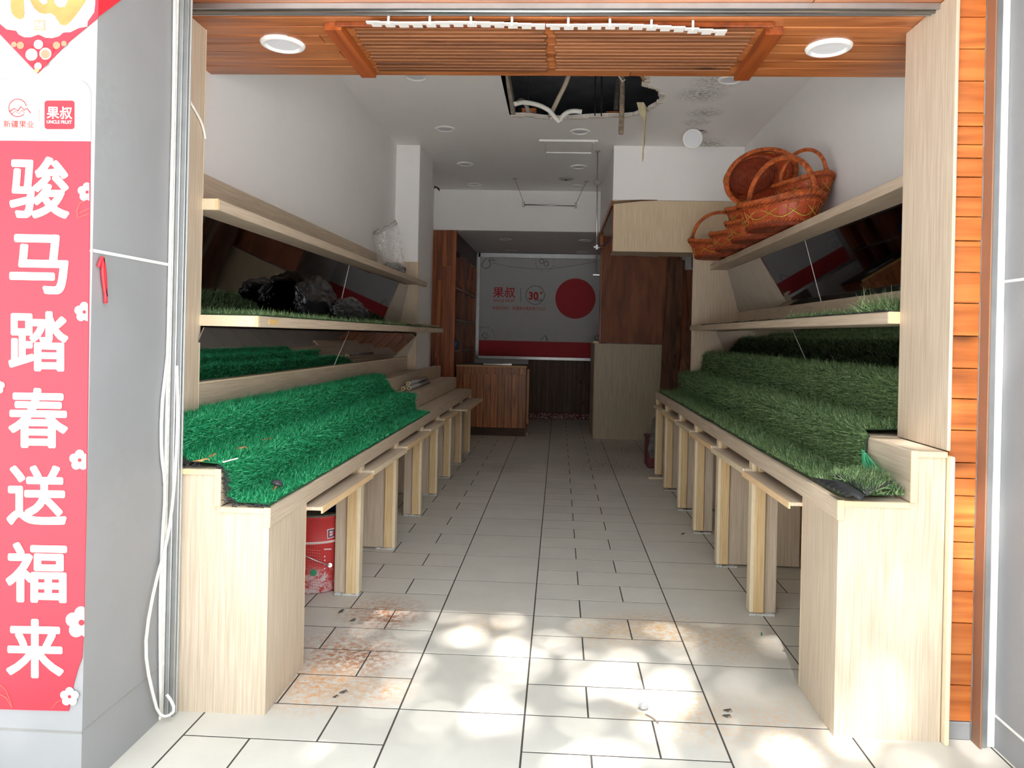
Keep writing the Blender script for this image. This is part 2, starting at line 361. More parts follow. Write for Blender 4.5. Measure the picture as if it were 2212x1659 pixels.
# ---- walls
struct(box('wall_left', -2.06, WXL, 2.9, 13.9, -.1, 3.9, white, b=0))
struct(box('wall_right', WXR, 2.17, 2.9, 13.9, -.1, 3.9, white, b=0))
wb = struct(box('wall_back', -2.05, 2.15, YB, 13.7, -.1, 3.9, white, b=0))
# dark dado boards on the back wall
box('dado_backing', -.56, .79, YB-.012, YB, .117, 1.083, dado, wb, b=0)
x = -.55; i = 0
while x < .78:
    wdt = random.uniform(.072, .088)
    box('dado_board', x, x+wdt-.004, YB-.034+random.uniform(0, .006), YB-.0125, .12, 1.083, dado, wb, b=.003); x += wdt
bb = struct(box('baseboard_back', -.55, .78, YB-.04, YB, 0, .115, plain('speckled_skirting', (110, 50, 44), .5, var=.3, scale=40), b=.002))
mb = MB()
for i in range(260):
    x = random.uniform(-.52, .68); z = .012+.09*random.random()**1.4; s = random.uniform(.003, .011)
    mb.box(x-s, x+s, YB-.046, YB-.039, z-s*.5, z+s*.5)
o = mb.build('peeling_flakes', plain('paint_flakes', (210, 206, 202), .5, var=.1), bb); o['kind'] = 'stuff'
# ---- back beam and lower back ceiling
struct(box('trim_1', -1.9, WXR, YBM, YBM+.12, ZL, HC, white, b=.004))
struct(box('ceiling_back', -1.9, WXR, YBM+.12, YB, ZL, ZL+.1, white, b=0))
# ---- left pilaster
pil = struct(box('wall_pilaster', WXL-.02, -1.612, 8.13, 8.95, 0, HC, white, b=.006))
# ---- right bulkhead
struct(box('wall_bulkhead', .558, WXR, 8.08, YBM+.02, 3.04, HC, white, b=.005))
# ---- main ceiling with a ragged hole (pixels of the hole's rim, put on the ceiling plane)
rim = [(1091, 150), (1094, 185), (1099, 215), (1104, 249), (1120, 251), (1143, 251), (1162, 254), (1190, 257), (1222, 257), (1250, 255), (1282, 253), (1312, 252), (1345, 252), (1368, 250), (1378, 245), (1396, 240), (1408, 232), (1421, 226), (1429, 216), (1430, 206), (1424, 196), (1418, 191), (1404, 187), (1392, 184), (1398, 176), (1402, 168), (1395, 160), (1380, 150)]
rp = [PZZ(HC, u, v) for (u, v) in rim]
rp = [np.array([p[0], p[1]]) for p in rp]
outer = [np.array(q) for q in ((WXL-.02, SOY-.1), (WXR+.02, SOY-.1), (WXR+.02, YBM+.05), (WXL-.02, YBM+.05))]
bm = bmesh.new()
lh = PZZ(HC, 1510, 286); hole2 = [np.array([lh[0]+.085*math.cos(a), lh[1]+.085*math.sin(a)]) for a in np.linspace(0, 2*math.pi, 25)[:-1]]
ov = [bm.verts.new((q[0], q[1], HC)) for q in outer]; hv = [bm.verts.new((q[0], q[1], HC)) for q in rp]; h2 = [bm.verts.new((q[0], q[1], HC)) for q in hole2]
ed = [bm.edges.new((ov[i], ov[(i+1) % 4])) for i in range(4)]+[bm.edges.new((hv[i], hv[(i+1) % len(hv)])) for i in range(len(hv))]+[bm.edges.new((h2[i], h2[(i+1) % len(h2)])) for i in range(len(h2))]
bmesh.ops.triangle_fill(bm, use_beauty=True, use_dissolve=False, edges=ed)
bm.verts.index_update(); vv = [tuple(q.co) for q in bm.verts]; ff = [tuple(q.index for q in fa.verts) for fa in bm.faces]; bm.free()
n0 = len(vv); T = .035
V = vv+[(a, b, c+T) for (a, b, c) in vv]; Fc = ff+[tuple(i+n0 for i in t)[::-1] for t in ff]
L0 = list(range(4)); L1 = list(range(4, 4+len(rp))); L2 = list(range(4+len(rp), n0))
for Lp in (L0, L1, L2):
    for i in range(len(Lp)): a, b = Lp[i], Lp[(i+1) % len(Lp)]; Fc.append((a, b, b+n0, a+n0))
ceil = struct(recalc(mk('ceiling', V, Fc, ceilm)))
# paper-torn plaster lip round the hole
mb = MB()
for i in range(len(rp)):
    a, b = rp[i], rp[(i+1) % len(rp)]
    if i in (0, 1, 2): continue
    n = 3
    for k in range(n):
        p = a+(b-a)*(k+.5)/n; s = random.uniform(.012, .03)
        mb.box(p[0]-s, p[0]+s, p[1]-s*.7, p[1]+s*.7, HC-random.uniform(.002, .012), HC+.02)
mb.build('torn_plaster', plain('torn_plaster', (206, 198, 188), .9, var=.12), ceil)
box('exposed_joist', rp[0][0]-.05, rp[0][0]+.012, rp[0][1]-.3, rp[3][1]-.01, HC+.0, HC+.10, plain('chipped_board_edge', (160, 152, 140), .9, var=.2), ceil)
struct(box('ceiling_slab', -2.05, 2.15, SOY, YBM+.2, 4.55, 4.7, greyd, b=0))
struct(box('trim_2', -2.05, 2.15, 6.28, 6.53, 4.28, 4.55, greyd, b=.01))
# plenum walls
for nm, a in (('wall_plenum_left', (-2.06, WXL)), ('wall_plenum_right', (WXR, 2.17))): struct(box(nm, a[0], a[1], SOY, YBM+.2, 3.9, 4.6, greyd, b=0))
struct(box('wall_plenum_back', -2.05, 2.15, YBM+.12, YBM+.24, 3.64, 4.6, greyd, b=0))
# header wall over the soffit
struct(box('wall_header', -2.3, 2.4, SOY-.09, SOY-.002, SOF+.03, 4.7, white, b=0))
struct(box('wall_front_upper', -6, 6, 2.2, 2.42, 2.99, 6.5, stone, b=0))
# ---- access hatch, cut lines in the ceiling
hp = [PZZ(HC, u, v) for (u, v) in ((1165, 302), (1292, 302), (1277, 328), (1180, 328))]
hx0, hx1, hy0, hy1 = hp[0][0], hp[1][0], hp[0][1], hp[2][1]
hatch = thing('access_hatch', 'white square access panel set into the ceiling beyond the ragged hole', 'hatch', (0.05, (hy0+hy1)/2, HC))
box('hatch_panel', hp[3][0], hp[2][0], hy0+.05, hy1, HC-.008, HC+.01, ceilm, hatch, b=.002)
for (a, b, c, d) in ((hx0, hx1, hy0-.012, hy0+.012), (hp[3][0], hp[2][0], hy1-.004, hy1+.014), (hp[3][0]-.012, hp[3][0], hy0+.05, hy1), (hp[2][0], hp[2][0]+.012, hy0+.05, hy1)):
    box('hatch_trim', a, b, c, d, HC-.02, HC+.005, whitepl, hatch, b=.002)

# ---- wooden soffit over the entrance: single boards running across
sof = thing('ceiling_soffit', 'varnished knotty pine board soffit over the shop entrance', None, (0, 3.3, SOF), kind='structure')
y = 2.80; 
yy = [2.80]
while yy[-1] < SOY-.06: yy.append(yy[-1]+random.uniform(.088, .10))
yy[-1] = SOY
for a, b in zip(yy[:-1], yy[1:]):
    cut = random.uniform(-1.2, 1.4)
    for (p, q) in ((-1.9, cut), (cut, 2.0)):
        box('soffit_board', p+.001, q-.001, a+.0015, b-.0015, SOF+random.uniform(0, .002), SOF+.03, pineSof, sof, b=.003)
# raised slatted panel with mitred frame
pTL, pTR, pBL, pBR = (PZZ(SOF, *p) for p in ((700, 46), (1690, 60), (790, 153), (1602, 160)))
pineSlat = pine('pine_slat', 'x', (86, 48, 26), (124, 76, 44), (146, 94, 58), .4, across=30, coat=.05, vary=.25)
pineTrim = pine('pine_trim', 'y', (96, 44, 18), (138, 66, 28), (160, 84, 38), .35, across=26, knots=False)
pan = thing('slatted_ceiling_panel', 'reeded pine panel with dark mitred side strips on the entrance soffit', 'panel', (-.06, 3.4, SOF))
def strip(name, A, B, wx, zt, m, par):
    A, B = np.array(A), np.array(B)
    return prism(name, [A, A+np.array([wx, 0, 0]), B+np.array([wx, 0, 0]), B], (0, 0, -zt), m, par)
zz = SOF-.001
strip('panel_frame', (pTL[0], 3.135, zz), (pBL[0]-.02, 3.72, zz), .075, .035, pineTrim, pan)
strip('panel_frame', (pTR[0]-.075, 3.175, zz), (pBR[0]-.04, 3.735, zz), .075, .035, pineTrim, pan)
box('panel_frame', pTL[0]+.05, pTR[0]-.05, 3.125, 3.15, SOF-.022, SOF, pineTrim, pan)
ns = 13; mid = -.069
for i in range(ns):
    ya = 3.17+i*(3.70-3.17)/ns; d = (3.70-3.17)/ns
    for (p, q) in ((pTL[0]+.10, mid-.012), (mid+.012, pTR[0]-.10)):
        box('reed_slat', p+random.uniform(0, .015), q-random.uniform(0, .015), ya+.002, ya+d-.002, SOF-.012, SOF-.0005, pineSlat, pan, b=.006)
# ---- metal shutter track across the soffit
trk = thing('shutter_track', 'long aluminium shutter guide rail across the pine soffit', 'rail', (0, 3.0, SOF))
mb = MB(); mb.box(-1.624, 1.480, 2.955, 2.965, SOF-.022, SOF); mb.box(-1.624, 1.480, 3.025, 3.033, SOF-.018, SOF)
mb.build('rail_lip', alu, trk); box('rail_channel', -1.624, 1.480, 2.965, 3.025, SOF-.006, SOF, galv, trk, b=0)
mb = MB(); mb.tube([(-1.624, 3.0, SOF-.012), (1.480, 3.0, SOF-.012)], .011, 10); mb.build('rail_rod', steel, trk, smooth=True)
# ---- white slotted strip screwed under the soffit
stp = thing('slotted_strip', 'bent white perforated metal strip hanging under the pine soffit', 'strip', (-.1, 3.08, SOF-.03))
sx0, sx1 = -.85, .68; segs = [(sx0, -.09), (-.085, sx1)]
for (a, b) in segs:
    mb = MB(); n = int((b-a)/.058); d = (b-a)/n
    for i in range(n):
        x0 = a+i*d; t = (x0-sx0)/(sx1-sx0); yb = 3.05+.06*t+.004*math.sin(t*9); zb = SOF-.034-.004*math.sin(t*14+1)-(.012*max(0, t-.85)/.15)
        mb.box(x0, x0+d+.001, yb, yb+.022, zb, zb+.006)
        mb.box(x0+d*.3, x0+d, yb+.022, yb+.048, zb, zb+.006)
        if i % 3 == 1: mb.tube([(x0+d*.6, yb+.012, zb-.003), (x0+d*.6, yb+.012, SOF)], .006, 8)
    mb.build('strip_section', whitemetal, stp)

# ---- recessed downlights
def downlight(p, r, label, group, name='downlight', z=None):
    t = thing(name, label, 'light', p, group)
    z = p[2]
    V, F = lathe_vf([(r*.70, -.003), (r*.74, -.008), (r*.80, -.014), (r*.96, -.008), (r, .002)], 36, p); mk('trim_ring', V, F, whitepl, t, smooth=True)
    V, F = lathe_vf([(.0005, -.004), (r*.5, -.003), (r*.76, -.003)], 36, p); mk('diffuser', V, F, opal, t, smooth=True)
    return t
downlight(PZZ(SOF, 611, 95), .104, 'large white downlight in the pine soffit beside the grey pillar side', 'soffit downlights')
downlight(PZZ(SOF, 1790, 103), .104, 'large white downlight in the pine soffit beside the orange plank jamb', 'soffit downlights')
for (u, v, lab) in ((899, 165, 'white ceiling downlight half hidden behind the pine soffit, over the empty white wall'), (1578, 172, 'white ceiling downlight half hidden behind the pine soffit, beside the black mould stains'),
                    (961, 278, 'white ceiling downlight between the pilaster and the ragged ceiling hole'), (1253, 284, 'white ceiling downlight between the ragged hole and the access hatch'),
                    (1005, 354, 'white ceiling downlight just past the white pilaster'), (1250, 360, 'white ceiling downlight next beyond the access hatch'),
                    (1025, 398, 'white ceiling downlight close to the white beam, nearer the bookcase'), (1248, 402, 'white ceiling downlight close to the white beam, beside the round ceiling speaker')):
    downlight(PZZ(HC-.001, u, v), .105, lab, 'ceiling downlights')
for (u, v, lab) in ((1092, 517, 'dim downlight in the low back ceiling, front row toward the bookcase'), (1264, 519, 'dim downlight in the low back ceiling, front row toward the plywood'),
                    (1104, 541, 'dim downlight in the low back ceiling above the printed board, toward the bookcase'), (1258, 544, 'dim downlight in the low back ceiling above the printed board, toward the plywood')):
    downlight(PZZ(ZL-.001, u, v), .10, lab, 'back ceiling downlights')
p = PZZ(HC-.001, 1223, 386)
t = thing('ceiling_speaker', 'round grey perforated disc on the ceiling beside the downlights', 'speaker', p)
V, F = lathe_vf([(.0005, -.012), (.05, -.014), (.09, -.01), (.105, .001)], 32, p); mk('grille', V, F, plain('grey_grille', (172, 168, 162), .6, var=.1, scale=60), t, smooth=True)
V, F = lathe_vf([(.0005, -.024), (.014, -.022), (.016, -.012)], 16, p); mk('sensor', V, F, darkm, t, smooth=True)
# dangling downlight and its hole
p = PYY(7.3, 1496, 300)
t = thing('dangling_downlight', 'white downlight hanging loose from its black ceiling hole', 'light', p)
R = Matrix.Rotation(math.radians(-66), 3, 'X') @ Matrix.Rotation(math.radians(8), 3, 'Y')
def rotv(V, c, R): return np.array([tuple(R @ Vector(q)+Vector(c)) for q in V])
V, F = lathe_vf([(.062, .02), (.075, -.004), (.08, -.010), (.096, -.008), (.10, .004), (.085, .012), (.08, .06), (.0005, .065)], 36); mk('trim_ring', rotv(V, p, R), F, whitepl, t, smooth=True)
V, F = lathe_vf([(.0005, .0), (.05, .003), (.076, .0)], 36); mk('diffuser', rotv(V, p, R), F, opal, t, smooth=True)
hpnt = PZZ(HC, 1510, 286)
mb = MB(); mb.tube([p+np.array([0, .06, .02]), p+np.array([.04, .14, .10]), hpnt+np.array([-.03, 0, .12])], .006, 6); mb.build('flex', cable, t)

# ---- front: grey stone pillar, jambs, plank wall
pl = struct(mk('wall_pillar_left', *box_vf(-4.2, -1.5, 2.26, 2.74, -.1, 3.0), stone))
prl = struct(mk('wall_reveal_right', *box_vf(1.662, 3.4, 1.2, 2.86, -.1, 3.0), stone))
jl = plain('joint_filler', (226, 224, 218), .8, var=.08, scale=30)
box('stone_joint', -1.5005, -1.497, 2.262, 2.72, 1.742, 1.752, jl, pl, b=0); box('stone_joint', -1.5005, -1.498, 2.262, 2.72, .200, .206, plain('joint_grey', (140, 138, 134), .9), pl, b=0)
box('stone_joint', -2.4, -1.5, 2.2592, 2.262, 1.742, 1.750, jl, pl, b=0); box('stone_joint', -2.4, -1.5, 2.2592, 2.262, .196, .204, plain('joint_grey2', (128, 126, 122), .9), pl, b=0)
box('stone_joint', 1.659, 1.663, 1.3, 2.86, 1.742, 1.752, jl, prl, b=0); box('stone_joint', 1.659, 1.663, 1.3, 2.86, .118, .126, jl, prl, b=0)
# left jamb
jb = thing('door_1', 'aluminium roller shutter guide fixed to the grey pillar', None, (-1.49, 2.76, 0), kind='structure')
box('sealant_strip', -1.512, -1.494, 2.715, 2.74, 0, SOF+.1, plain('white_sealant', (238, 236, 230), .7, var=.12, scale=50), jb, b=.004)
box('guide_channel', -1.50, -1.478, 2.74, 2.78, 0, SOF+.1, alu, jb, b=.003)
box('guide_channel', -1.478, -1.459, 2.745, 2.755, 0, SOF+.1, alu, jb, b=.002)
box('guide_channel', -1.60, -1.459, 2.766, 2.776, 0, SOF+.1, plain('guide_back', (190, 190, 186), .5, .5), jb, b=.002)
# right jamb and plank wall
jb2 = thing('door_2', 'aluminium roller shutter guide beside the orange plank wall', None, (1.64, 2.82, 0), kind='structure')
box('guide_channel', 1.606, 1.634, 2.80, 2.83, 0, SOF+.1, alu, jb2, b=.004); box('guide_channel', 1.600, 1.607, 2.79, 2.85, 0, SOF+.1, plain('bronze_lip', (150, 112, 88), .5, .3), jb2, b=.002)
box('sealant_strip', 1.634, 1.664, 2.805, 2.84, 0, SOF+.1, plain('white_sealant2', (242, 240, 236), .7, var=.08, scale=50), jb2, b=.004)
pw = thing('wall_planked', 'narrow wall of glossy orange pine boards beside the shutter guide', None, (1.55, 2.87, 0), kind='structure')
ztops = [PYY(2.85, 2090, v)[2] for v in (-60, 36, 105, 174, 243, 272, 312, 341, 382, 425, 468, 520, 588, 655, 726, 796, 862, 930, 1000, 1034, 1072, 1139, 1172, 1208, 1278, 1347, 1415, 1482, 1560)]
for a, b in zip(ztops[1:], ztops[:-1]):
    box('wall_board', 1.4945, 1.5995, 2.85+random.uniform(0, .003), 2.90, a+.0015, b-.0015, pineWall, pw, b=.002)
box('plinth_block', 1.4945, 1.5995, 2.85, 2.90, 0, ztops[-1]-.002, stone, pw, b=.004)
struct(box('wall_return_right', 1.602, 2.1, 2.86, 2.95, 0, 3.0, white, b=0))
struct(box('wall_return_left', -2.1, -1.71, 2.86, 2.95, 0, 3.0, white, b=0))
# ---- canopy over the pavement (out of frame, shades the upper part of the front)
struct(box('canopy', -7, 7, 1.86, 2.9, 2.99, 3.10, plain('canopy', (150, 150, 150), .8), b=0))

# ================================================================== DISPLAY BENCHES
def bench(side):
    L = side < 0
    zs = .0015 if L else .0045
    if L:
        t = thing('display_bench', 'long stepped pale wood fruit bench carrying the bright emerald grass mat', 'bench', (-1.4, 2.79, 0))
        y0, y1 = 2.79, 9.3; xs = [1.11, 1.31, 1.515, 1.70, 1.87]; zt = [.81, .955, 1.097, 1.245]; post = 1.655
        legs = [4.11, 5.016, 5.963, 6.758, 7.589, 8.426, 9.25]; zl = .70; ye = 3.21
    else:
        t = thing('display_bench', 'long stepped pale wood fruit bench carrying the dark olive grass mat', 'bench', (1.4, 2.83, 0))
        y0, y1 = 2.83, 8.06; xs = [1.073, 1.343, 1.585, 1.86]; zt = [.904, 1.10, 1.315]; post = 1.49
        legs = [4.055, 4.897, 5.723, 6.468, 7.305, 8.0]; zl = .785; ye = 3.235
    X = lambda a: side*a
    th = .022
    n = len(zt)
    for i in range(n):
        ya = y0 if (L or i < 2) else ye
        yb = y1
        if L and i == 3: ya, yb = 3.22, 8.126
        xb = min(xs[i+1]+.02, (1.655 if i < 3 else 1.9) if L else (1.478 if (i == 1) else 1.9))
        if not L and i == 1:      # level two: near block stops at the post, runs deeper behind it
            box('step_tread', X(xs[1]+.0245), X(1.478), ya, ye, zt[1]-th, zt[1], lamX, t, b=.003)
            box('step_tread', X(xs[1]+.0245), X(xs[2]-.0005), ye, yb, zt[1]-th, zt[1], lamY, t, b=.003, zs=zs)
        elif L and i == 2:
            box('step_tread', X(xs[2]+.0245), X(1.623), ya, 3.222, zt[2]-th, zt[2], lamY, t, b=.003)
            box('step_tread', X(xs[2]+.0245), X(xs[3]-.0005), 3.2225, 8.128, zt[2]-th, zt[2], lamY, t, b=.003, zs=zs)
            box('step_tread', X(xs[2]+.0245), X(1.611), 8.13, yb, zt[2]-th, zt[2], lamY, t, b=.003, zs=zs)
        else:
            box('step_tread', X(xs[i]+.0245), X(xs[i+1]-.0005), ya, yb, zt[i]-th, zt[i], lamY, t, b=.003, zs=zs)
        # riser in front of this tread
        zb = (zt[0]-.075) if i == 0 else zt[i-1]
        yr = 3.235 if (not L and i == 2) else ya
        box('front_apron' if i == 0 else 'step_riser', X(xs[i]), X(xs[i]+.024), yr-(0.004 if i < 2 else 0), yb+.002, zb, zt[i]+.001, lamY, t, b=.003, zs=zs)
        if i < 2:   # pale edge banding seen end on
            box('edge_band', X(xs[i]-.001), X(xs[i]+.025), y0-.010, y0-.0042, zb, zt[i]+.002, edge, t, b=.001)
            box('edge_band', X(xs[i]+.0255), X((xs[i+1]-.0015) if i == 0 else 1.476), y0-.010, y0-.0005, zt[i]-th, zt[i]-.0005, edge, t, b=.001)
    # end panel following the steps
    if L: prof = [(1.116, 0), (1.116, zt[0]-th), (1.312, zt[0]-th), (1.312, zt[1]-th), (1.623, zt[1]-th), (1.623, 0)]
    else: prof = [(1.079, 0), (1.079, zt[0]-th), (1.345, zt[0]-th), (1.345, zt[1]-th), (1.474, zt[1]-th), (1.474, 0)]
    prism('end_panel', [(X(a), y0, z) for a, z in prof], (0, .022, 0), lamZ, t)
    box('side_panel', X(xs[0]+.006), X(xs[0]+.026), y0+.022, ye, 0, zt[0]-th, lamZ, t, b=.002)
    box('edge_band', X(xs[0]+.006), X(xs[0]+.026), ye, ye+.004, 0, zt[0]-.075, edge, t, b=.001)
    box('inner_panel', X(xs[0]+.03), X(xs[2] if L else 1.47), ye-.022, ye, 0, zt[0]-th, lamZ, t, b=.002)
    box('back_panel', X(1.80), X(1.82), 3.25, y1-.1 if not L else 8.1, 0, zt[1]-.02, lamZ, t, b=0)
    # legs: square post with a board behind it, alternating narrow and full-depth boards
    for k, yl in enumerate(legs):
        zt0 = zt[0]-th-.001
        box('leg_post', X(xs[0]+.002), X(xs[0]+.024), yl-.008, yl+.06, .01, zt0, edgeP, t, b=.002, zs=zs)
        box('leg_board', X(xs[0]+.024), X(xs[0]+.078), yl-.012, yl+.055, .01, zt0, laminate_leg, t, b=.002, zs=zs)
        deep = min(xs[0]+(.15 if k % 2 == 0 else .55), 1.608 if (L and yl > 8.0) else 9)
        box('leg_panel', X(xs[0]+.08), X(deep), yl+.012, yl+.032, .005, zt0, lamZ, t, b=.001, zs=zs)
        mb = MB()
        for q in range(7):
            xx = xs[0]+.01+.02*q*1.0; s = random.uniform(.008, .014)
            mb.box(X(xx-s), X(xx+s), yl-.02, yl+.01, 0, random.uniform(.008, .016), b=.003)
        mb.build('sealant_foot', sealfoot, t)
    # pull-out ledges under the apron
    ends = [ye]+legs
    out = ([.06, .06, .06, .055, .05, .045, .15] if L else [.045, .04, .04, .03, .03, .02])
    if L: ends = [3.21, 4.11, 5.03, 6.0, 6.76, 7.64, 8.45, 9.27]
    for k in range(len(ends)-1):
        a, b = ends[k]+.004, ends[k+1]-.004
        xo = xs[0]-out[k]
        if L and k == 6: a = 7.66; 
        if L and k == 5: continue
        v, f = box_vf(X(xo), X(xs[0]+.22), a, b, zl-.0, zl+.016, .002)
        v[:, 2] -= .012*(v[:, 1]-a)/(b-a)
        lg = mk('pull_out_ledge', v, f, lamY, t)
        v, f = box_vf(X(xo-.008), X(xo), a-.002, b, zl-.012, zl+.017, .001); v[:, 2] -= .012*(v[:, 1]-a)/(b-a)
        mk('ledge_lip', v, f, edge if k % 2 == 0 else edgeP, lg)
        box('ledge_bracket', X(xs[0]+.03), X(xs[0]+.05), b-.05, b-.02, zl+.004, zt[0]-th, edgeP, t, b=0, zs=zs)
    return t
laminate_leg = laminate('laminate_leg', 'z', (206, 172, 122), (226, 198, 152), 120)
sealfoot = plain('foot_sealant', (196, 194, 188), .8, var=.15, scale=60)
bL = bench(-1); bR = bench(1)
box('loose_trim', -1.36, -1.335, 6.6, 9.2, .815, .823, edgeP, bL, b=.002)

# ================================================================== WALL SHELVING (posts, shelves, tilted mirrors)
def quad_panel(name, A, B, y0, y1, th, mat, parent, side):
    """panel spanning y0..y1 whose section runs from A=(x,z) to B; thickness away from the aisle"""
    P = [(A[0], y0, A[1]), (B[0], y0, B[1]), (B[0], y1, B[1]), (A[0], y1, A[1])]
    V, F = prism_vf(P, (side*th, 0, 0)); return recalc(mk(name, V, F, mat, parent))
def shelving(side):
    L = side < 0
    if L:
        t = thing('mirror_shelving', 'two pale wood shelves with tilted mirrors over the emerald mat bench', 'shelving', (-1.7, 3.2, 1.1))
        box('corner_post', -1.65, -1.625, 2.79, 3.215, 0, SOF, lamZ, t, b=.002); box('post_edge', -1.65, -1.625, 3.215, 3.22, 0, SOF, edgeP, t, b=0)
        y0, y1 = 3.222, 8.13
        zs = .0035
        up = (-1.552, -1.87, 2.043, 2.094); lo = (-1.355, -1.87, 1.518, 1.568)
        box('upper_shelf', up[0], up[1], y0, 8.128, up[2]+.0, up[3], lamY, t, b=.004, zs=zs); box('upper_shelf_end', up[0], -1.60, 8.128, 8.42, up[2]+.018, up[3]+.018, lamY, t, b=.004)
        box('lower_shelf', lo[0], lo[1], y0+.0, 8.128, lo[2], lo[3], lamY, t, b=.004, zs=.002); box('lower_shelf_end', lo[0], -1.60, 8.128, 8.45, lo[2]+.011, lo[3]+.011, lamY, t, b=.004)
        box('shelf_end_face', -1.63, -1.563, y0-.012, y0, 2.044, 2.095, edgeP, t, b=.002); box('edge_band', -1.563, -1.5515, y0-.013, y0, 2.044, 2.095, edge, t, b=.001)
        box('shelf_end_face', -1.63, -1.37, y0-.012, y0, 1.519, 1.569, edgeP, t, b=.002); box('edge_band', -1.37, -1.3545, y0-.013, y0, 1.519, 1.569, edge, t, b=.001)
        p = PYY(y0+.15, 580, 695); box('masking_tape', -1.3545, -1.353, 3.33, 3.44, 1.534, 1.556, plain('tape', (214, 178, 112), .7), t, b=0)
        box('wall_backboard', -1.878, -1.855, 3.0, 8.104, 2.09, 2.31, lamY, t, b=.002, zs=.0005)
        box('end_panel', -1.878, -1.6105, 8.105, 8.1295, 1.11, 2.318, lamZ, t, b=.002); box('panel_edge', -1.610, -1.604, 8.10, 8.135, 1.11, 2.318, edge, t, b=.001)
        ym = 5.80
        for (a, b) in ((3.2, ym-.004), (ym+.004, 8.104)):
            quad_panel('mirror_panel', (-1.80, 1.60), (-1.709, 2.048), a, b, .006, mirror, t, -1)
        ym = 5.45
        for (a, b) in ((3.2, ym-.004), (ym+.004, 8.104)):
            quad_panel('mirror_panel', (-1.708, 1.246), (-1.596, 1.512), a, b, .006, mirror, t, -1)
        quad_panel('mirror_joint', (-1.797, 1.60), (-1.707, 2.05), 5.795, 5.805, .008, whitepl, t, -1); quad_panel('mirror_joint', (-1.706, 1.246), (-1.595, 1.515), 5.445, 5.455, .008, whitepl, t, -1)
        box('mirror_ledge', -1.75, -1.695, 3.22, 8.1, 1.242, 1.252, edgeP, t, b=.002)
        box('backing_board', -1.876, -1.86, 3.2, 8.1, 1.1, 2.1, lamY, t, b=0)
    else:
        t = thing('mirror_shelving', 'two pale wood shelves with tilted mirrors holding the orange baskets', 'shelving', (1.7, 3.2, 1.1))
        box('corner_post', 1.481, 1.494, 2.835, 3.245, 1.102, SOF, lamZ, t, b=.002)
        box('corner_post', 1.478, 1.494, 2.80, 2.86, 0, 1.085, edgeP, t, b=.003)
        y0, y1 = 3.25, 8.08; zs = .0035
        box('upper_shelf', 1.632, 1.985, y0, 8.075, 2.262, 2.318, lamY, t, b=.004, zs=zs)
        box('lower_shelf', 1.433, 1.95, y0, 8.075, 1.592, 1.644, lamY, t, b=.004, zs=zs)
        box('shelf_end_face', 1.433, 1.50, y0-.008, y0, 1.594, 1.646, edge, t, b=.002)
        box('wall_backboard', 1.965, 1.988, 3.25, 8.06, 2.32, 2.46, lamY, t, b=.002, zs=.002)
        box('riser_board', 1.945, 1.965, y0, 8.07, 1.65, 1.81, lamY, t, b=.002, zs=.002)
        box('end_panel', 1.449, 1.985, 8.06, 8.085, 1.12, 2.4695, lamZ, t, b=.002)
        ym = 5.55
        for (a, b) in ((3.25, ym-.004), (ym+.004, 8.058)): quad_panel('mirror_panel', (1.957, 1.806), (1.822, 2.285), a, b, .006, mirror, t, 1)
        ym = 5.45
        for (a, b) in ((3.25, ym-.004), (ym+.004, 8.058)): quad_panel('mirror_panel', (1.848, 1.315), (1.712, 1.605), a, b, .006, mirror, t, 1)
        quad_panel('mirror_joint', (1.953, 1.81), (1.820, 2.29), 5.545, 5.555, .008, whitepl, t, 1); quad_panel('mirror_joint', (1.846, 1.315), (1.710, 1.61), 5.445, 5.455, .008, whitepl, t, 1)
        box('backing_board', 1.972, 1.986, 3.25, 8.05, 1.1, 2.3, lamY, t, b=0)
    return t
sL = shelving(-1); sR = shelving(1)

# ================================================================== GRASS MATS
def loft(prof_fn, ys, th):
    """prof_fn(y) -> list of (x,z); returns top surface grid and closed mesh"""
    rows = [np.array([(x, y if len(q) < 3 else q[2], z) for q in prof_fn(y) for (x, z) in [q[:2]]]) for y in ys]
    G = np.array(rows); ny, nx = G.shape[:2]
    V = G.reshape(-1, 3); F = [(i*nx+j, i*nx+j+1, (i+1)*nx+j+1, (i+1)*nx+j) for i in range(ny-1) for j in range(nx-1)]
    return G, V, F
def blades(G, n, ln, wd, lean, nearbias=0.0, seed=1, dirv=(0, 0, 0)):
    """n grass blades on the quad grid G: 3 verts each"""
    rg = np.random.default_rng(seed)
    ny, nx = G.shape[:2]
    A, B, C_, D = G[:-1, :-1], G[:-1, 1:], G[1:, 1:], G[1:, :-1]
    nr = np.cross(B-A, D-A); ar = np.linalg.norm(nr, axis=2)
    nr = nr/np.maximum(ar[..., None], 1e-9); nr[nr[..., 2] < -.2] *= -1
    wgt = ar.copy()
    if nearbias: wgt = wgt/np.maximum(A[..., 1]-2.0, .5)**nearbias
    pr = (wgt/wgt.sum()).ravel(); idx = rg.choice(len(pr), n, p=pr); i, j = np.unravel_index(idx, ar.shape)
    s, t = rg.random(n)[:, None], rg.random(n)[:, None]
    P = (A[i, j]*(1-s)+B[i, j]*s)*(1-t)+(D[i, j]*(1-s)+C_[i, j]*s)*t
    nn = nr[i, j]
    ln_ = ln*(0.6+.7*rg.random(n))[:, None]
    tip = P+(nn+lean*rg.normal(size=(n, 3))+np.array(dirv))*ln_*.8
    tip = np.maximum(tip, P*np.array([-9, -9, 1])+np.array([0, 0, .001])) if False else tip
    tip[:, 2] = np.maximum(tip[:, 2], P[:, 2]-.004)
    ax = rg.normal(size=(n, 3)); ax /= np.linalg.norm(ax, axis=1, keepdims=True); ax *= wd
    V = np.stack([P-ax, P+ax, tip], 1).reshape(-1, 3)
    return V
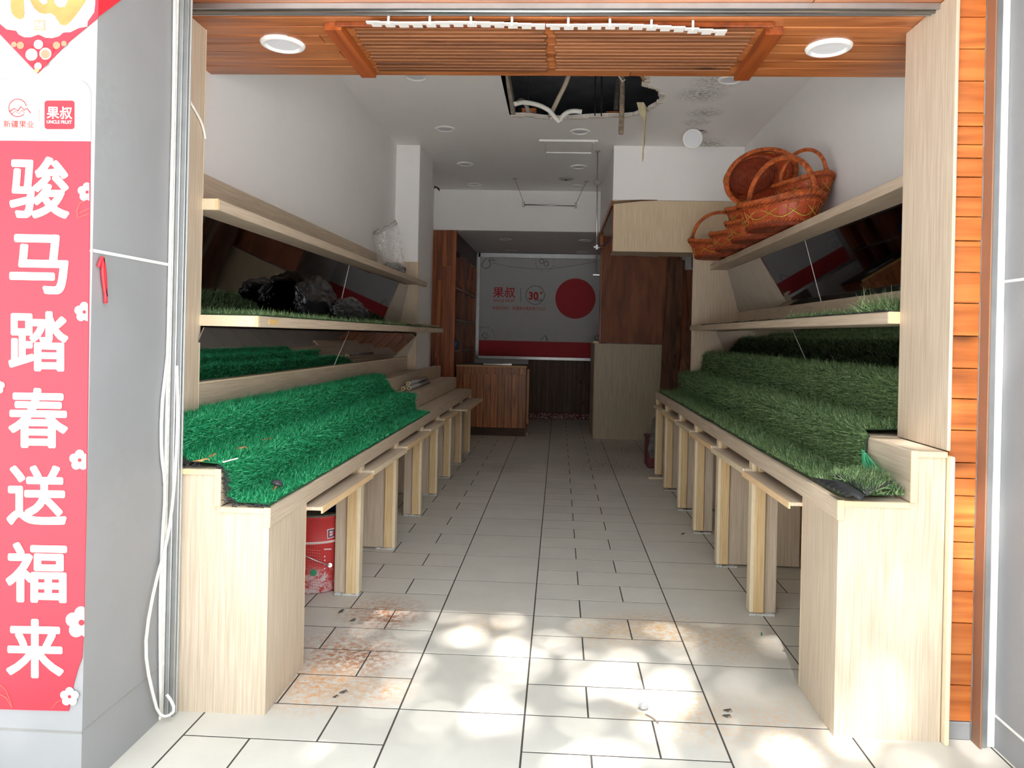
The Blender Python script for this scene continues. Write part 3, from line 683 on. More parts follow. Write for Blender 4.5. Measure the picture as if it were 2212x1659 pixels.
def fast_mesh(name, V, mat, parent, kind='stuff'):
    V = np.asarray(V, np.float32); n = len(V)//3
    org = WL[parent.name]
    me = bpy.data.meshes.new(name); me.vertices.add(len(V)); me.vertices.foreach_set('co', ((V-org)*S).astype(np.float32).ravel())
    me.loops.add(3*n); me.loops.foreach_set('vertex_index', np.arange(3*n, dtype=np.int32))
    me.polygons.add(n); me.polygons.foreach_set('loop_start', np.arange(0, 3*n, 3, dtype=np.int32))
    me.update(calc_edges=True); me.materials.append(mat)
    o = bpy.data.objects.new(name, me); COL.objects.link(o); o.parent = parent; WL[o.name] = org; o['kind'] = kind
    return o
def solidify(o, t, off=-1):
    m = o.modifiers.new('thickness', 'SOLIDIFY'); m.thickness = t; m.offset = off
def densify(pts, k):
    out = []
    for a, b in zip(pts[:-1], pts[1:]):
        for i in range(k): out.append(tuple(np.array(a)+(np.array(b)-np.array(a))*i/k))
    out.append(pts[-1]); return out
def wob(y, j, s=1.0): return s*(mnoise.noise(Vector((y*1.7, j*.9, 3.1)))*.6+mnoise.noise(Vector((y*5.3, j*.7, 8.2)))*.4)

# emerald mat on the near bench
baseL = densify([(-1.122, .818), (-1.25, .824), (-1.280, .845), (-1.292, .90), (-1.299, .955), (-1.33, .976), (-1.45, .982), (-1.487, 1.005), (-1.498, 1.07), (-1.506, 1.112), (-1.54, 1.124), (-1.692, 1.124)], 2)
fe = {0: 6.35, 8: 6.62, 11: 6.35, 14: 6.45, 18: 6.25, 22: 6.6}
def fend(j): ks = sorted(fe); return float(np.interp(j, ks, [fe[k] for k in ks]))+.08*wob(j*.31, 2)
ts = np.linspace(0, 1, 70)**1.3
G = np.array([[(x+.006*wob(4*t, j), 2.80+t*(fend(j)-2.80)+(.02*wob(j*.5, 1) if t < .02 else 0), z+.010*wob(6*t, j*.5)+.006) for j, (x, z) in enumerate(baseL)] for t in ts])
G[..., 0] = np.where(G[..., 1] < 3.24, np.maximum(G[..., 0], -1.621), G[..., 0]); ny, nx = G.shape[:2]
matL = mk('grass_mat', G.reshape(-1, 3), [(i*nx+j, (i+1)*nx+j, (i+1)*nx+j+1, i*nx+j+1) for i in range(ny-1) for j in range(nx-1)], grassLb, smooth=True,
          label='bright emerald artificial grass mat draped over the stepped bench', cat='grass mat')
solidify(matL, .006)
Gf = G[:, ::-1]  # so that normals point up
fast_mesh('grass_blades', blades(Gf, 62000, .017, .0022, .75, 1.0, 3), grassL, matL)
# dark frayed backing along the front edge
mb = MB()
for j in range(90):
    t = random.random()*(len(baseL)-3); i = int(t); q = np.array(baseL[i])+(np.array(baseL[i+1])-np.array(baseL[i]))*(t-i)
    a = np.array([q[0], 2.795, q[1]-.002]); mb.tube([a, a+np.array([random.uniform(-.02, .02), -.006, random.uniform(-.012, .008)]), a+np.array([random.uniform(-.03, .03), -.010, random.uniform(-.03, .01)])], .0016, 4)
o = mb.build('frayed_edge', turfblack, matL); o['kind'] = 'stuff'

# olive mat on the far bench
zr = lambda y: .0045*(y-2.8)
baseR = densify([(1.098, .915), (1.28, .918), (1.312, .935), (1.322, 1.01), (1.328, 1.085), (1.352, 1.122), (1.51, 1.128), (1.552, 1.15), (1.564, 1.24), (1.57, 1.315), (1.60, 1.340), (1.82, 1.342)], 2)
fe2 = [8.02]*len(baseR)
ts = np.linspace(0, 1, 66)**1.2
rows = []
for t in ts:
    r = []
    for j, (x, z) in enumerate(baseR):
        ys = 2.87 if j <= 3 else (3.05 if j == 4 else (3.20 if j <= 9 else (3.27 if j <= 16 else 3.28)))
        y = ys+t*(fe2[j]-.02*(j > 15)+.03*wob(j*.4, 4)-ys)
        r.append((x+.007*wob(5*t, j), y, z+zr(y)+.008*wob(7*t, j*.5)+.006))
    rows.append(r)
G = np.array(rows); ny, nx = G.shape[:2]
matR = mk('grass_mat', G.reshape(-1, 3), [(i*nx+j, i*nx+j+1, (i+1)*nx+j+1, (i+1)*nx+j) for i in range(ny-1) for j in range(nx-1)], grassRb, smooth=True,
          label='dark olive artificial grass mat draped over the stepped bench below the baskets', cat='grass mat')
solidify(matR, .006)
fast_mesh('grass_blades', blades(G, 70000, .028, .0022, .6, 1.1, 4, dirv=(-.35, -.1, 0)), grassR, matR)
# folded strip of the mat at the near end: turf on top, black ribbed backing turned up
c0 = [PZZ(.935, u, v) for (u, v) in ((1822, 1025), (1905, 1030), (1925, 1045), (1890, 1068), (1855, 1066), (1790, 1040))]
G = []
pa, pb, pc, pd = (PZZ(.962, u, v) for (u, v) in ((1795, 1030), (1895, 1028), (1925, 1050), (1872, 1072)))
for s in np.linspace(0, 1, 9):
    G.append([(pa*(1-t)+pb*t)*(1-s)+(pd*(1-t)+pc*t)*s+np.array([0, 0, .012*math.sin(math.pi*s)+.006*math.sin(math.pi*t)]) for t in np.linspace(0, 1, 9)])
G = np.array(G)
fold = mk('folded_grass_offcut', G.reshape(-1, 3), [(i*9+j, i*9+j+1, (i+1)*9+j+1, (i+1)*9+j) for i in range(8) for j in range(8)], turfblack, smooth=True,
          label='sunlit folded grass offcut with black ribbed backing at the olive mat end', cat='grass mat')
solidify(fold, .012)
Gn = G if np.cross(G[0, 1]-G[0, 0], G[1, 0]-G[0, 0])[2] > 0 else G[:, ::-1]
fast_mesh('grass_blades', blades(Gn, 2600, .030, .0026, .6, 0, 5), grassR, fold)
mb = MB()
for k in range(7):
    a = PZZ(.958, 1762+11*k, 1036+5.6*k); b = PZZ(.958, 1868-1.2*k, 1064+2.4*k)
    mid = (a+b)/2+np.array([0, 0, .012])
    mb.tube([a, mid, b], .0075, 6)
mb.build('ribbed_backing', turfblack, fold, smooth=True)
# loose turf tufts at the olive mat's near edge
G = np.array([[(1.10+.24*s, 2.855+.36*t, .925) for s in np.linspace(0, 1, 6)] for t in np.linspace(0, 1, 6)])
fast_mesh('grass_blades', blades(G, 3000, .030, .0026, .6, 0, 6), grassR, matR)
# green netting flap curling off the riser
fl = [(1862, 970), (1876, 985), (1895, 1010), (1930, 1055), (1948, 1072), (1935, 1064), (1905, 1044), (1880, 1030), (1862, 1000)]
P3 = []
for (u, v) in fl:
    q = PXX(1.322-.02*math.sin((u-1862)*.05), u, v); P3.append(q)
mesh_o = prism('netting_flap', P3, (-.004, 0, 0), meshgreen, label='pale green netting flap curling off the olive mat at the end block', cat='netting')
mb = MB()
for k in range(6):
    a = PXX(1.310, 1866+7*k, 972+8*k); b = PXX(1.310, 1874+11*k, 1008+9*k); mb.tube([a, (a+b)/2+np.array([-.006, 0, 0]), b], .003, 5)
mb.build('netting_ribs', plain('netting_rib', (60, 160, 110), .6, var=.3, scale=50), mesh_o, smooth=True)

# thin mat on the near lower shelf
G = np.array([[(x, y, 1.5745+.002*(y-2.8)+.003*wob(y*2, x*9)) for x in np.linspace(-1.80, -1.362, 8)] for y in np.linspace(3.23, 8.35, 60)])
G[:, :, 0] = np.where((G[:, :, 1] > 7.95) & (G[:, :, 0] < -1.6), -1.6, G[:, :, 0])
o = mk('grass_mat', G.reshape(-1, 3), [(i*8+j, i*8+j+1, (i+1)*8+j+1, (i+1)*8+j) for i in range(59) for j in range(7)], grassRb, smooth=True,
       label='thin green artificial grass runner lying on the shelf under the black bags', cat='grass mat'); solidify(o, .005)
fast_mesh('grass_blades', blades(G, 15000, .024, .0020, .5, .8, 8), grassR, o)
# scraps on the opposite lower shelf
def scrap(x0, x1, ya, yb, n, lnb, label, seed):
    G = np.array([[(x+.01*wob(y*3, x*7), y, 1.650+.0035*(y-2.8)+.014*abs(wob(y*3, 1+x*5))) for x in np.linspace(x0, x1, 6)] for y in np.linspace(ya, yb, 24)])
    o = mk('grass_scrap', G.reshape(-1, 3), [(i*6+j, i*6+j+1, (i+1)*6+j+1, (i+1)*6+j) for i in range(23) for j in range(5)], turfblack, smooth=True, label=label, cat='grass mat', group='grass scraps on the basket side shelf'); solidify(o, .006)
    fast_mesh('grass_blades', blades(G, n, lnb, .0024, .7, 0, seed), grassR, o)
scrap(1.44, 1.66, 3.27, 3.66, 1500, .055, 'tufty grass scrap on the mirror shelf against the pale post', 11)
scrap(1.45, 1.62, 3.66, 4.75, 2200, .022, 'flat grass scrap on the mirror shelf next to the tufty one', 12)
scrap(1.46, 1.60, 4.9, 7.6, 500, .008, 'worn bare grass backing strip along the mirror shelf', 13)

# ================================================================== BACK OF THE SHOP
# ---- bookcase along the left wall
bc = thing('bookcase', 'tall built-in reddish pine bookcase beside the printed board', 'bookcase', (-1.7, 12.0, 0))
fx0, fx1 = -1.878, -1.53
x = fx0; widths = []
while x < fx1-.01:
    wd = min(random.uniform(.062, .082), fx1-x)
    cuts = sorted(random.uniform(.5, 2.6) for _ in range(2)); zc = [0]+cuts+[ZL-.005]
    for a, b in zip(zc[:-1], zc[1:]): box('front_board', x, x+wd-.002, 10.585+random.uniform(0, .008), 10.612, a+.001, b-.001, pineDark, bc, b=.002)
    x += wd
box('front_post', fx0, fx1-.01, 10.613, 10.70, 0, ZL-.005, pineDark, bc, b=.003)
box('header_board', -1.58, -1.555, 10.70, 13.35, 2.77, ZL-.005, plain('dark_header', (70, 48, 42), .5, var=.15), bc, b=.003)
box('back_board', -1.878, -1.86, 10.7, 13.35, .0, ZL-.005, pineDark, bc, b=0)
for y in (11.75, 12.62, 13.33):
    box('upright', -1.86, -1.555, y, y+.025 if y < 13 else y+.02, 0, 2.77, pineDark, bc, b=.003)
    if y < 13: box('upright', -1.58, -1.555, y+.025, y+.3 if y < 12 else y+.05, 0, 2.77, pineDark, bc, b=.003)
for (a, b) in ((10.70, 11.75), (11.80, 12.62), (12.65, 13.33)):
    for z in (1.25, 1.72, 2.2):
        sb_ = box('shelf_board', -1.86, -1.565, a, b, z, z+.028, plain('shelf_pale', (176, 168, 160), .6) if False else pineDark, bc, b=.002); box('shelf_front', -1.565, -1.553, a, b, z, z+.028, edgegrey, sb_, b=.001)
p = (-1.66, 11.5, 1.278)
t = thing('blue_cloth', 'small blue and white crumpled cloth on the bookcase shelf', 'cloth', p)
def blob(c, sx, sy, sz, seed, amp=.25, sub=3, freq=1.6, flat=True, ridge=0.0):
    bm = bmesh.new(); bmesh.ops.create_icosphere(bm, subdivisions=sub, radius=1)
    for q in bm.verts:
        n = q.co.normalized(); d = mnoise.noise(n*freq+Vector((seed*7.1, 0, 0)))*amp+mnoise.noise(n*freq*3.1+Vector((0, seed*3.3, 0)))*amp*.4
        if ridge: d += ridge*(1-abs(mnoise.noise(n*freq*2.2+Vector((0, 0, seed)))*2))*.5+ridge*.5*(1-abs(mnoise.noise(n*freq*5+Vector((0, 4, seed)))*2))*.5
        q.co = n*(1+d)
    V = np.array([tuple(q.co) for q in bm.verts]); F = [tuple(x.index for x in f.verts) for f in bm.faces]; bm.free()
    V /= np.abs(V).max(0)
    if flat: V[:, 2] = np.maximum(V[:, 2], -.62)
    V *= np.array([sx, sy, sz]); V[:, 2] -= V[:, 2].min(); return V+np.array(c), F
V, F = blob(p, .07, .12, .10, 2, .35); mk('cloth_body', V, F, plain('blue_cloth', (92, 112, 150), .8, var=.4, scale=14), t, smooth=True)

# ---- scalloped counter
ct = thing('counter', 'knotty pine counter faced with rounded picket boards', 'counter', (-1.0, 11.0, 0))
cx0, cx1 = -1.545, -.485
box('carcass', cx0, cx1-.005, 10.985, 11.75, .0, 1.05, pineBack, ct, b=0)
box('kick_board', cx0, cx1, 10.965, 10.984, 0, .12, plain('kick', (84, 66, 56), .8, var=.15), ct, b=.003)
x = cx0
while x < cx1-.005:
    wd = min(random.uniform(.10, .14), cx1-x); box('header_board', x, x+wd-.003, 10.962, 10.984, .86, 1.045, pineBack, ct, b=.002); x += wd
npk = 10; d = (cx1-cx0)/npk
for k in range(npk):
    a = cx0+k*d+.005; b = a+d-.010; r = (b-a)/2; zt = .935
    pr = [(a, .125), (b, .125)]+[((a+b)/2+r*math.cos(q), zt-r+r*math.sin(q)) for q in np.linspace(0, math.pi, 12)]
    prism('picket_board', [(px, 10.93, pz) for px, pz in pr], (0, .03, 0), pineBack, ct)
box('countertop', cx0-.002, cx1+.01, 10.93, 11.78, 1.05, 1.062, plain('counter_dark_top', (66, 54, 48), .5, var=.15), ct, b=.003)
box('top_edge', cx0-.002, cx1+.01, 10.922, 10.932, 1.035, 1.064, plain('pale_pine_edge', (196, 150, 98), .5, var=.1), ct, b=.002)
fd = box('flap_door', -.475, -.435, 10.95, 10.985, .19, 1.02, pineBack, ct, b=.004)
box('side_panel', cx1-.005, cx1, 10.965, 11.75, 0, 1.05, pineBack, ct, b=0)
box('hinge', -.46, -.445, 10.93, 10.955, .03, .06, steel, fd, b=.002)
t = thing('steel_latch', 'thin chrome tray on top of the picket counter', 'latch', (-1.0, 11.2, 1.062)); mb = MB(); mb.box(-1.16, -.72, 11.2, 11.24, 1.062, 1.075); mb.box(-.86, -.72, 11.14, 11.3, 1.062, 1.082); mb.build('latch_plate', steel, t)

# ---- printed board on the back wall
bn = thing('printed_board', 'white printed board with red band in a metal frame on the back wall', 'signboard', (-.4, 13.42, 1.09))
YP = 13.40
bx0, bx1, bz0, bz1 = -1.50, .86, 1.12, 3.0
box('print_panel', bx0, bx1, YP, YB-.002, bz0, bz1, board, bn, b=0)
box('red_band', bx0, bx1, YP-.004, YP, 1.13, 1.424, bandred, bn, b=0)
box('metal_frame', bx0-.03, bx1, YP-.03, YB-.005, 2.955, 3.04, alu, bn, b=.004); box('metal_frame', bx0-.03, bx1, YP-.03, YB-.005, 1.085, 1.14, alu, bn, b=.004)
box('metal_frame', bx0-.045, bx0+.02, YP-.03, YB-.005, 1.085, 3.04, alu, bn, b=.004)
def ink(name, V, F, m, par, y): return mk(name, np.asarray(V), F, m, par)
TY = YP-.0045
def pr_text(body, u0, u1, v0, v1, m, off=0.0, name='lettering', skew=0.0, y=TY, par=None):
    V, F = text_px(body, u0, u1, v0, v1, y, off, skew); return mk(name, V, F, m, par or bn)
pr_text('果叔', 1065, 1113, 620, 643, inkred, .012); pr_text('UNCLE FRUIT', 1065, 1112, 646.5, 652.5, inkred, .008)
pr_text('新疆供销社，新疆果业集团旗下企业', 1064, 1178, 662, 670, inkorange2, .006)
pr_text('30', 1142, 1163, 630.5, 647.5, inkred, .03); pr_text('+', 1166, 1172, 629, 636.5, inkred, .03); pr_text('fresh', 1154, 1170, 644.5, 651, inkdark, 0, skew=.3)
def ink_line(pts, wpx, m, par=bn, y=TY, name='ink_line', closed=False):
    P = [PYY(y, u, v) for u, v in pts]; mb = MB(); mb.add(*tube_vf(P, wpx*y/FPX/2, 4, True, closed)); return mb.build(name, m, par)
ink_line([(1125, 621.5), (1124.5, 652.5)], .8, inkdark)
ink_line([(1156+20*math.cos(a)+(2.4 if abs(a) < .15 else 0), 637.5+20*math.sin(a)) for a in np.linspace(0, 2*math.pi, 40)[:-1]], .9, inkdark, closed=True)
prism('red_disc', disc_px(1243, 645, 43.5, TY-.001, 48), (0, .003, 0), bandred, bn)
# fruit line drawings and ring lettering
ink_line([(1056, 563), (1060, 568), (1059, 574), (1054, 579), (1047, 580), (1042, 576), (1041, 571), (1046, 562), (1051, 558)], 1.1, inkdark)
ink_line([(1056, 563), (1059, 556), (1062, 559), (1066, 555), (1064, 560), (1071, 562), (1062, 563), (1056, 563)], .9, inkdark)
for (cu, cv) in ((1170, 564.5), (1180, 570)): ink_line([(cu+5*math.cos(a), cv+5*math.sin(a)) for a in np.linspace(0, 2*math.pi, 18)[:-1]], .9, inkdark, closed=True)
ink_line([(1171, 559), (1176, 554), (1181, 564)], .8, inkdark); ink_line([(1064, 568), (1100, 576), (1150, 581), (1190, 580), (1240, 574), (1288, 565)], .6, inkdark)
def ring_text(txt, cu, cv, r, a0, a1, h):
    for ch, a in zip(txt, np.linspace(a0, a1, len(txt))):
        if ch == ' ': continue
        V, F = glyphs(ch, 0.0); V = V-V.mean(0); V = V*h/.7
        ta = math.radians(a); cu_, cv_ = cu+r*math.cos(ta), cv-r*math.sin(ta); rt = ta+math.pi/2 if a0 < a1 else ta-math.pi/2
        pu = cu_+V[:, 0]*math.cos(rt)+V[:, 1]*-math.sin(rt); pv = cv_-(V[:, 0]*math.sin(rt)+V[:, 1]*math.cos(rt))
        mk('ring_letter', np.array([PYY(TY, p, q) for p, q in zip(pu, pv)]), F, inkdark, bn)
ring_text('UNCLE FRUIT', 1177, 566, 20, 170, 375, 3.6); ring_text('UNCLE FRUIT', 1047, 727, 21, 115, -5, 3.6)
ink_line([(1040, 725), (1043, 722), (1046, 717), (1048, 721), (1053, 719), (1051, 724), (1056, 726), (1050, 729), (1050, 734)], .9, inkdark); ink_line([(1041, 724), (1049, 734)], .8, inkdark)
ink_line([(1167, 736), (1178, 724), (1183, 733), (1182, 737)], 1.0, inkdark); ink_line([(1178, 724), (1181, 732), (1180, 737)], .8, inkdark)
ink_line([(1290+5*math.cos(a), 730+5*math.sin(a)) for a in np.linspace(0, 2*math.pi, 18)[:-1]], .8, inkdark, closed=True)

# ---- right side: pale partition, plywood, wood fascia, leaning boards
pt = thing('counter_partition', 'pale laminate waist-high partition below the stained plywood sheet', 'partition', (1.1, 10.95, 0))
box('front_panel', .535, 1.985, 10.93, 10.955, 0, 1.43, laminate('laminate_cool', 'z', (168, 156, 132), (192, 180, 154), 150), pt, b=.003); box('side_panel', .53, .548, 10.955, 12.2, 0, 1.43, lamZ, pt, b=.002); box('cap_strip', .505, .593, 10.915, 11.0, 1.43, 1.462, edgeP, pt, b=.003)
ps = thing('plywood_sheet', 'brown water-stained plywood sheet standing above the pale partition', 'plywood', (1.2, 10.96, 1.44))
mb = MB()
for q in ((.626, 1.115, 1.44, 3.04), (1.455, 1.985, 1.44, 3.04), (1.115, 1.455, 1.44, 2.74), (1.115, 1.455, 2.86, 3.04)): mb.box(q[0], q[1], 10.96, 10.985, q[2], q[3])
mb.build('sheet', ply, ps)
box('slot_sill', 1.09, 1.49, 10.945, 10.962, 2.725, 2.738, pineDark, ps, b=.002)
box('edge_batten', .595, .625, 10.94, 10.99, 1.44, 3.04, pineDark, ps, b=.003)
mold = plain('mould', (70, 54, 44), .9, var=.3, scale=30)
fs = thing('wood_fascia', 'pale laminate fascia board hanging below the white bulkhead', 'fascia', (1.2, 8.08, 2.47))
box('fascia_panel', .57, 1.985, 8.075, 8.10, 2.47, 3.036, laminate('laminate_fascia', 'z', (196, 172, 140), (216, 196, 166), 150), fs, b=.002)
box('underside_panel', .575, 1.985, 8.10, 8.5, 2.47, 2.485, lamX, fs, b=.002)
box('side_frame', .545, .57, 8.10, 10.58, 2.98, 3.036, pineDark, fs, b=.003); box('side_frame', .56, .575, 8.10, 8.13, 2.47, 3.03, pineDark, fs, b=.002)
box('side_frame', .55, .60, 10.45, 10.55, 2.80, 3.036, pineDark, fs, b=.003)
mb = MB()
for q in range(3): mb.tube([PYY(8.07, 1325, 440-q*2), PYY(8.07, 1345, 438-q*2), PYY(8.07, 1385, 434-q), PYY(8.07, 1420, 432.5)], .004, 5)
mb.build('split_veneer', plain('split_brown', (104, 78, 60), .8), fs)
def plank(name, a, b, wd, th, mat, par=None, **t):
    a, b = np.array(a, float), np.array(b, float); ax = b-a; ax /= np.linalg.norm(ax); sd = np.array([1.0, .25, 0]); sd -= ax*(sd@ax); sd /= np.linalg.norm(sd); nn = np.cross(ax, sd)
    n = 9; Lf = []; Rt = []
    for i in range(n):
        q = a+(b-a)*i/(n-1); j = wd/2*(1+.10*wob(i*.7, wd*40)); Lf.append(q-sd*j); Rt.append(q+sd*j*(1+.08*wob(i*.9, 5)))
    return prism(name, Lf+Rt[::-1], nn*th, mat, par, **t)
plank('leaning_board', PZZ(.01, 1437, 962), PYY(10.72, 1462, 560), .26, .02, rot, label='wide rotten brown board leaning against the plywood behind the olive mat', cat='board', group='leaning boards')
plank('leaning_board', PZZ(.01, 1452, 976), PYY(10.4, 1497, 690), .15, .02, rot, label='narrow brown plank leaning crossways over the wide rotten board', cat='board', group='leaning boards')
plank('leaning_board', PZZ(.01, 1486, 956), PYY(10.74, 1468, 583), .18, .015, ply, label='tapered plywood offcut leaning behind the rotten boards', cat='board', group='leaning boards')
t = thing('steel_duct', 'short galvanised duct end above the leaning boards', 'duct', (1.75, 10.8, 2.55)); box('duct_body', 1.78, 1.93, 10.80, 10.955, 2.55, 3.0, galv, t, b=.01); box('duct_flange', 1.77, 1.94, 10.79, 10.81, 2.54, 2.57, galv, t, b=.003)
# clutter at the far end of the right bench
t = thing('red_crate', 'dark red plastic crate behind the last pale bench leg', 'crate', (1.13, 8.65, 0)); box('crate_body', 1.06, 1.4, 8.55, 8.85, 0, .36, plain('crate_red', (104, 40, 44), .5, var=.15), t, b=.012); box('crate_rim', 1.05, 1.41, 8.54, 8.86, .33, .37, plain('crate_rim', (88, 34, 40), .5), t, b=.008)
V, F = prism_vf([PYY(8.5, u, v) for u, v in ((1400, 970), (1412, 905), (1417, 900), (1418, 985), (1405, 992))], (0, .05, 0))
recalc(mk('plastic_wrap', V, F, plain('grey_film', (110, 106, 104), .25, var=.35, scale=18), label='crumpled grey plastic wrap hanging over the dark red crate', cat='wrap'))
box('scrap_lath', PZZ(0, 1398, 1030)[0], 1.20, 7.885, 7.955, 0, .02, edgeP, label='short pale wood lath on the floor by the last bench leg', cat='lath', b=.003)

# ================================================================== CEILING HANGERS AND HOLE
hg = thing('hanging_rail', 'thin steel rail hung on two slanted wires before the white beam', 'rail', (-.15, 9.75, 3.24))
a0, a1 = PZZ(HC, 1112, 386), PZZ(HC, 1267, 392); r0, r1 = PYY(9.85, 1131, 442), PYY(9.85, 1244, 445)
mb = MB(); mb.tube([r0, r1], .008, 8); mb.build('rail_bar', steel, hg, smooth=True)
for (a, r) in ((a0, r0), (a1, r1)):
    mb = MB(); mb.tube([a, r+np.array([0, 0, .03])], .0045, 6); mb.build('wire', steel, hg); mb = MB(); mb.box(r[0]-.014, r[0]+.014, r[1]-.014, r[1]+.014, r[2]-.03, r[2]+.045, b=.004); mb.build('clamp', steel, hg)
    mb = MB(); mb.tube([a, a-np.array([0, 0, .008])], .03, 12); mb.build('ceiling_plate', steel, hg)
pr_ = thing('drop_rod', 'long vertical steel rod with clamps hanging from the ceiling beside the bulkhead', 'rod', (.40, 8.33, 2.23))
top = PZZ(HC, 1291, 326); yR = top[1]
lo_ = PYY(yR, 1288, 594); mb = MB(); mb.tube([top, lo_], .007, 8); mb.build('rod', steel, pr_, smooth=True)
mb = MB(); mb.tube([top, top-np.array([0, 0, .01])], .03, 12); mb.build('ceiling_plate', steel, pr_)
for v in (395, 534):
    c = PYY(yR, 1289, v); mb = MB(); mb.box(c[0]-.035, c[0]+.035, c[1]-.015, c[1]+.015, c[2]-.014, c[2]+.014, b=.004); mb.box(c[0]-.014, c[0]+.014, c[1]-.02, c[1]+.02, c[2]-.03, c[2]+.03, b=.004); mb.build('cross_clamp', steel, pr_)
mb = MB(); mb.box(lo_[0]-.04, lo_[0]+.04, yR-.012, yR+.012, lo_[2]-.008, lo_[2]+.008, b=.003); mb.build('foot_bar', steel, pr_)
c = PYY(yR, 1291, 534); e = PYY(8.07, 1323, 512); mb = MB(); mb.tube([c, (c+e)/2+np.array([0, 0, -.03]), e], .006, 6)
mb.build('blue_wire', plain('navy_wire', (40, 40, 80), .5), label='short dark blue wire from the rod clamp to the fascia board', cat='wire')
# conduits and rods in the ceiling hole
def curve(pts, n=24):
    P = np.array(pts, float); t = np.linspace(0, 1, len(P)); tt = np.linspace(0, 1, n); out = []
    k = len(P)
    for x in tt:
        f = x*(k-1); i = min(int(f), k-2); u = f-i; p0, p1, p2, p3 = P[max(i-1, 0)], P[i], P[i+1], P[min(i+2, k-1)]
        out.append(.5*((2*p1)+(-p0+p2)*u+(2*p0-5*p1+4*p2-p3)*u*u+(-p0+3*p1-3*p2+p3)*u**3))
    return np.array(out)
def cond(name, pts, r, mat, label, cat='conduit', n=8, group=None):
    V, F = tube_vf(curve(pts), r, n); return mk(name, V, F, mat, smooth=True, label=label, cat=cat, group=group)
yq = 6.75
cond('conduit', [PYY(6.55, 1112, 225), PYY(6.6, 1130, 221), PYY(6.65, 1160, 226), PYY(6.7, 1185, 238), PYY(6.74, 1200, 255), PYY(6.76, 1209, 263)], .022, cable, 'white plastic conduit arching in the ceiling hole and dipping below its rim', group='conduits in the ceiling hole')
cond('conduit', [PYY(6.76, 1209, 263), PYY(6.76, 1216, 250), PYY(6.72, 1228, 242), PYY(6.7, 1242, 240), PYY(6.7, 1257, 242)], .022, cable, 'short white conduit bending up to an open end in the ceiling hole', group='conduits in the ceiling hole')
cond('conduit', [PYY(6.4, 1232, 150), PYY(6.55, 1222, 180), PYY(6.7, 1205, 215), PYY(6.85, 1193, 240), PYY(6.95, 1187, 250)], .022, plain('aged_conduit', (190, 176, 156), .6, var=.1), 'yellowed conduit slanting down through the ceiling hole', group='conduits in the ceiling hole')
cond('conduit', [PYY(6.82, 1117, 222), PYY(6.84, 1126, 216), PYY(6.85, 1136, 226), PYY(6.9, 1142, 242)], .02, plain('grey_conduit', (140, 138, 136), .7), 'grey conduit curling behind the white one in the ceiling hole', group='conduits in the ceiling hole')
for (u, v0, v1, lab) in ((1140, 150, 222, 'thin threaded rod crossing the white conduit in the ceiling hole'), (1284, 178, 250, 'thin dark rod in the middle of the ceiling hole'), (1298, 150, 251, 'long dark hanger rod beside the middle rod of the ceiling hole')):
    a = PYY(6.85, u, v0); b = PYY(6.85, u+1, v1); V, F = tube_vf([np.array([a[0], a[1], 4.56]), b], .007, 6); mk('hanger_rod', V, F, darkm if u > 1200 else steel, label=lab, cat='rod', group='hanger rods')
barkst = plain('peeling_bark', (138, 122, 104), .9, var=.5, scale=34)
cond('wood_pole', [np.array([.515, 6.62, 4.56]), PYY(6.62, 1343, 130), PYY(6.62, 1344, 190), PYY(6.62, 1343, 240), PYY(6.62, 1341, 289)], .024, barkst, 'rough mottled pole poking down out of the ceiling hole', 'pole', 10)
cond('wood_pole', [np.array([.50, 6.86, 4.56]), PYY(6.9, 1339, 150), PYY(6.95, 1334, 190), PYY(7.0, 1330, 238)], .024, plain('dark_pole', (78, 72, 68), .9, var=.4, scale=30), 'dim second pole behind the mottled one inside the ceiling hole', 'pole', 10)
mb = MB(); mb.tube([PYY(6.6, 1337, 165), PYY(6.59, 1345, 176), PYY(6.6, 1350, 172)], .008, 6); mb.build('pole_tie', cable, label='loop of white cord tied round the mottled pole', cat='cord')
tape = plain('old_tape', (196, 184, 148), .7, var=.15, scale=24)
P = [(1383, 221, 15), (1386, 232, 17), (1388, 243, 14), (1392, 256, 9), (1394, 264, 6), (1392, 285, 4), (1391, 305, 4), (1390, 325, 4.5), (1389, 340, 5), (1388, 350, 2)]
Lf = [PYY(6.75, u-w_/2+wob(v, 1)*3, v) for u, v, w_ in P]; Rt = [PYY(6.75, u+w_/2+wob(v, 9)*3, v)+np.array([0, .02*math.sin(v*.1), 0]) for u, v, w_ in P]
prism('torn_tape', Lf+Rt[::-1], (0, .003, 0), tape, label='torn strip of yellowed tape dangling from the ceiling hole rim', cat='tape')
for (u, v, s, lab) in ((1143, 243, .07, 'small wood offcut on the hole rim under the conduit'), (1322, 250, .06, 'small wood offcut on the hole rim beside the mottled pole')):
    c = PZZ(HC+.03, u, v); box('wood_offcut', c[0]-s, c[0]+s, c[1]-.03, c[1]+.03, HC+.034, HC+.066, pineBack, label=lab, cat='wood', b=.003)
q = [PZZ(HC-.002, u, v) for u, v in ((1378, 158), (1398, 166), (1402, 175), (1396, 184), (1390, 180), (1386, 170))]
prism('torn_board', q, (0, 0, .03), plain('kraft_core', (176, 140, 112), .9, var=.2, scale=20), ceil)
t = thing('wall_stub_cable', 'dark cable ends poking from the pilaster corner', 'cable', PYY(8.94, 938, 405)); c = PYY(8.94, 938, 406)
for k in range(2):
    mb = MB(); mb.tube([c+np.array([0, 0, .02-.02*k]), c+np.array([.03, -.02, .01]), c+np.array([.07, -.03, -.02-.02*k])], .007, 6); mb.build('cable_end', darkm, t)

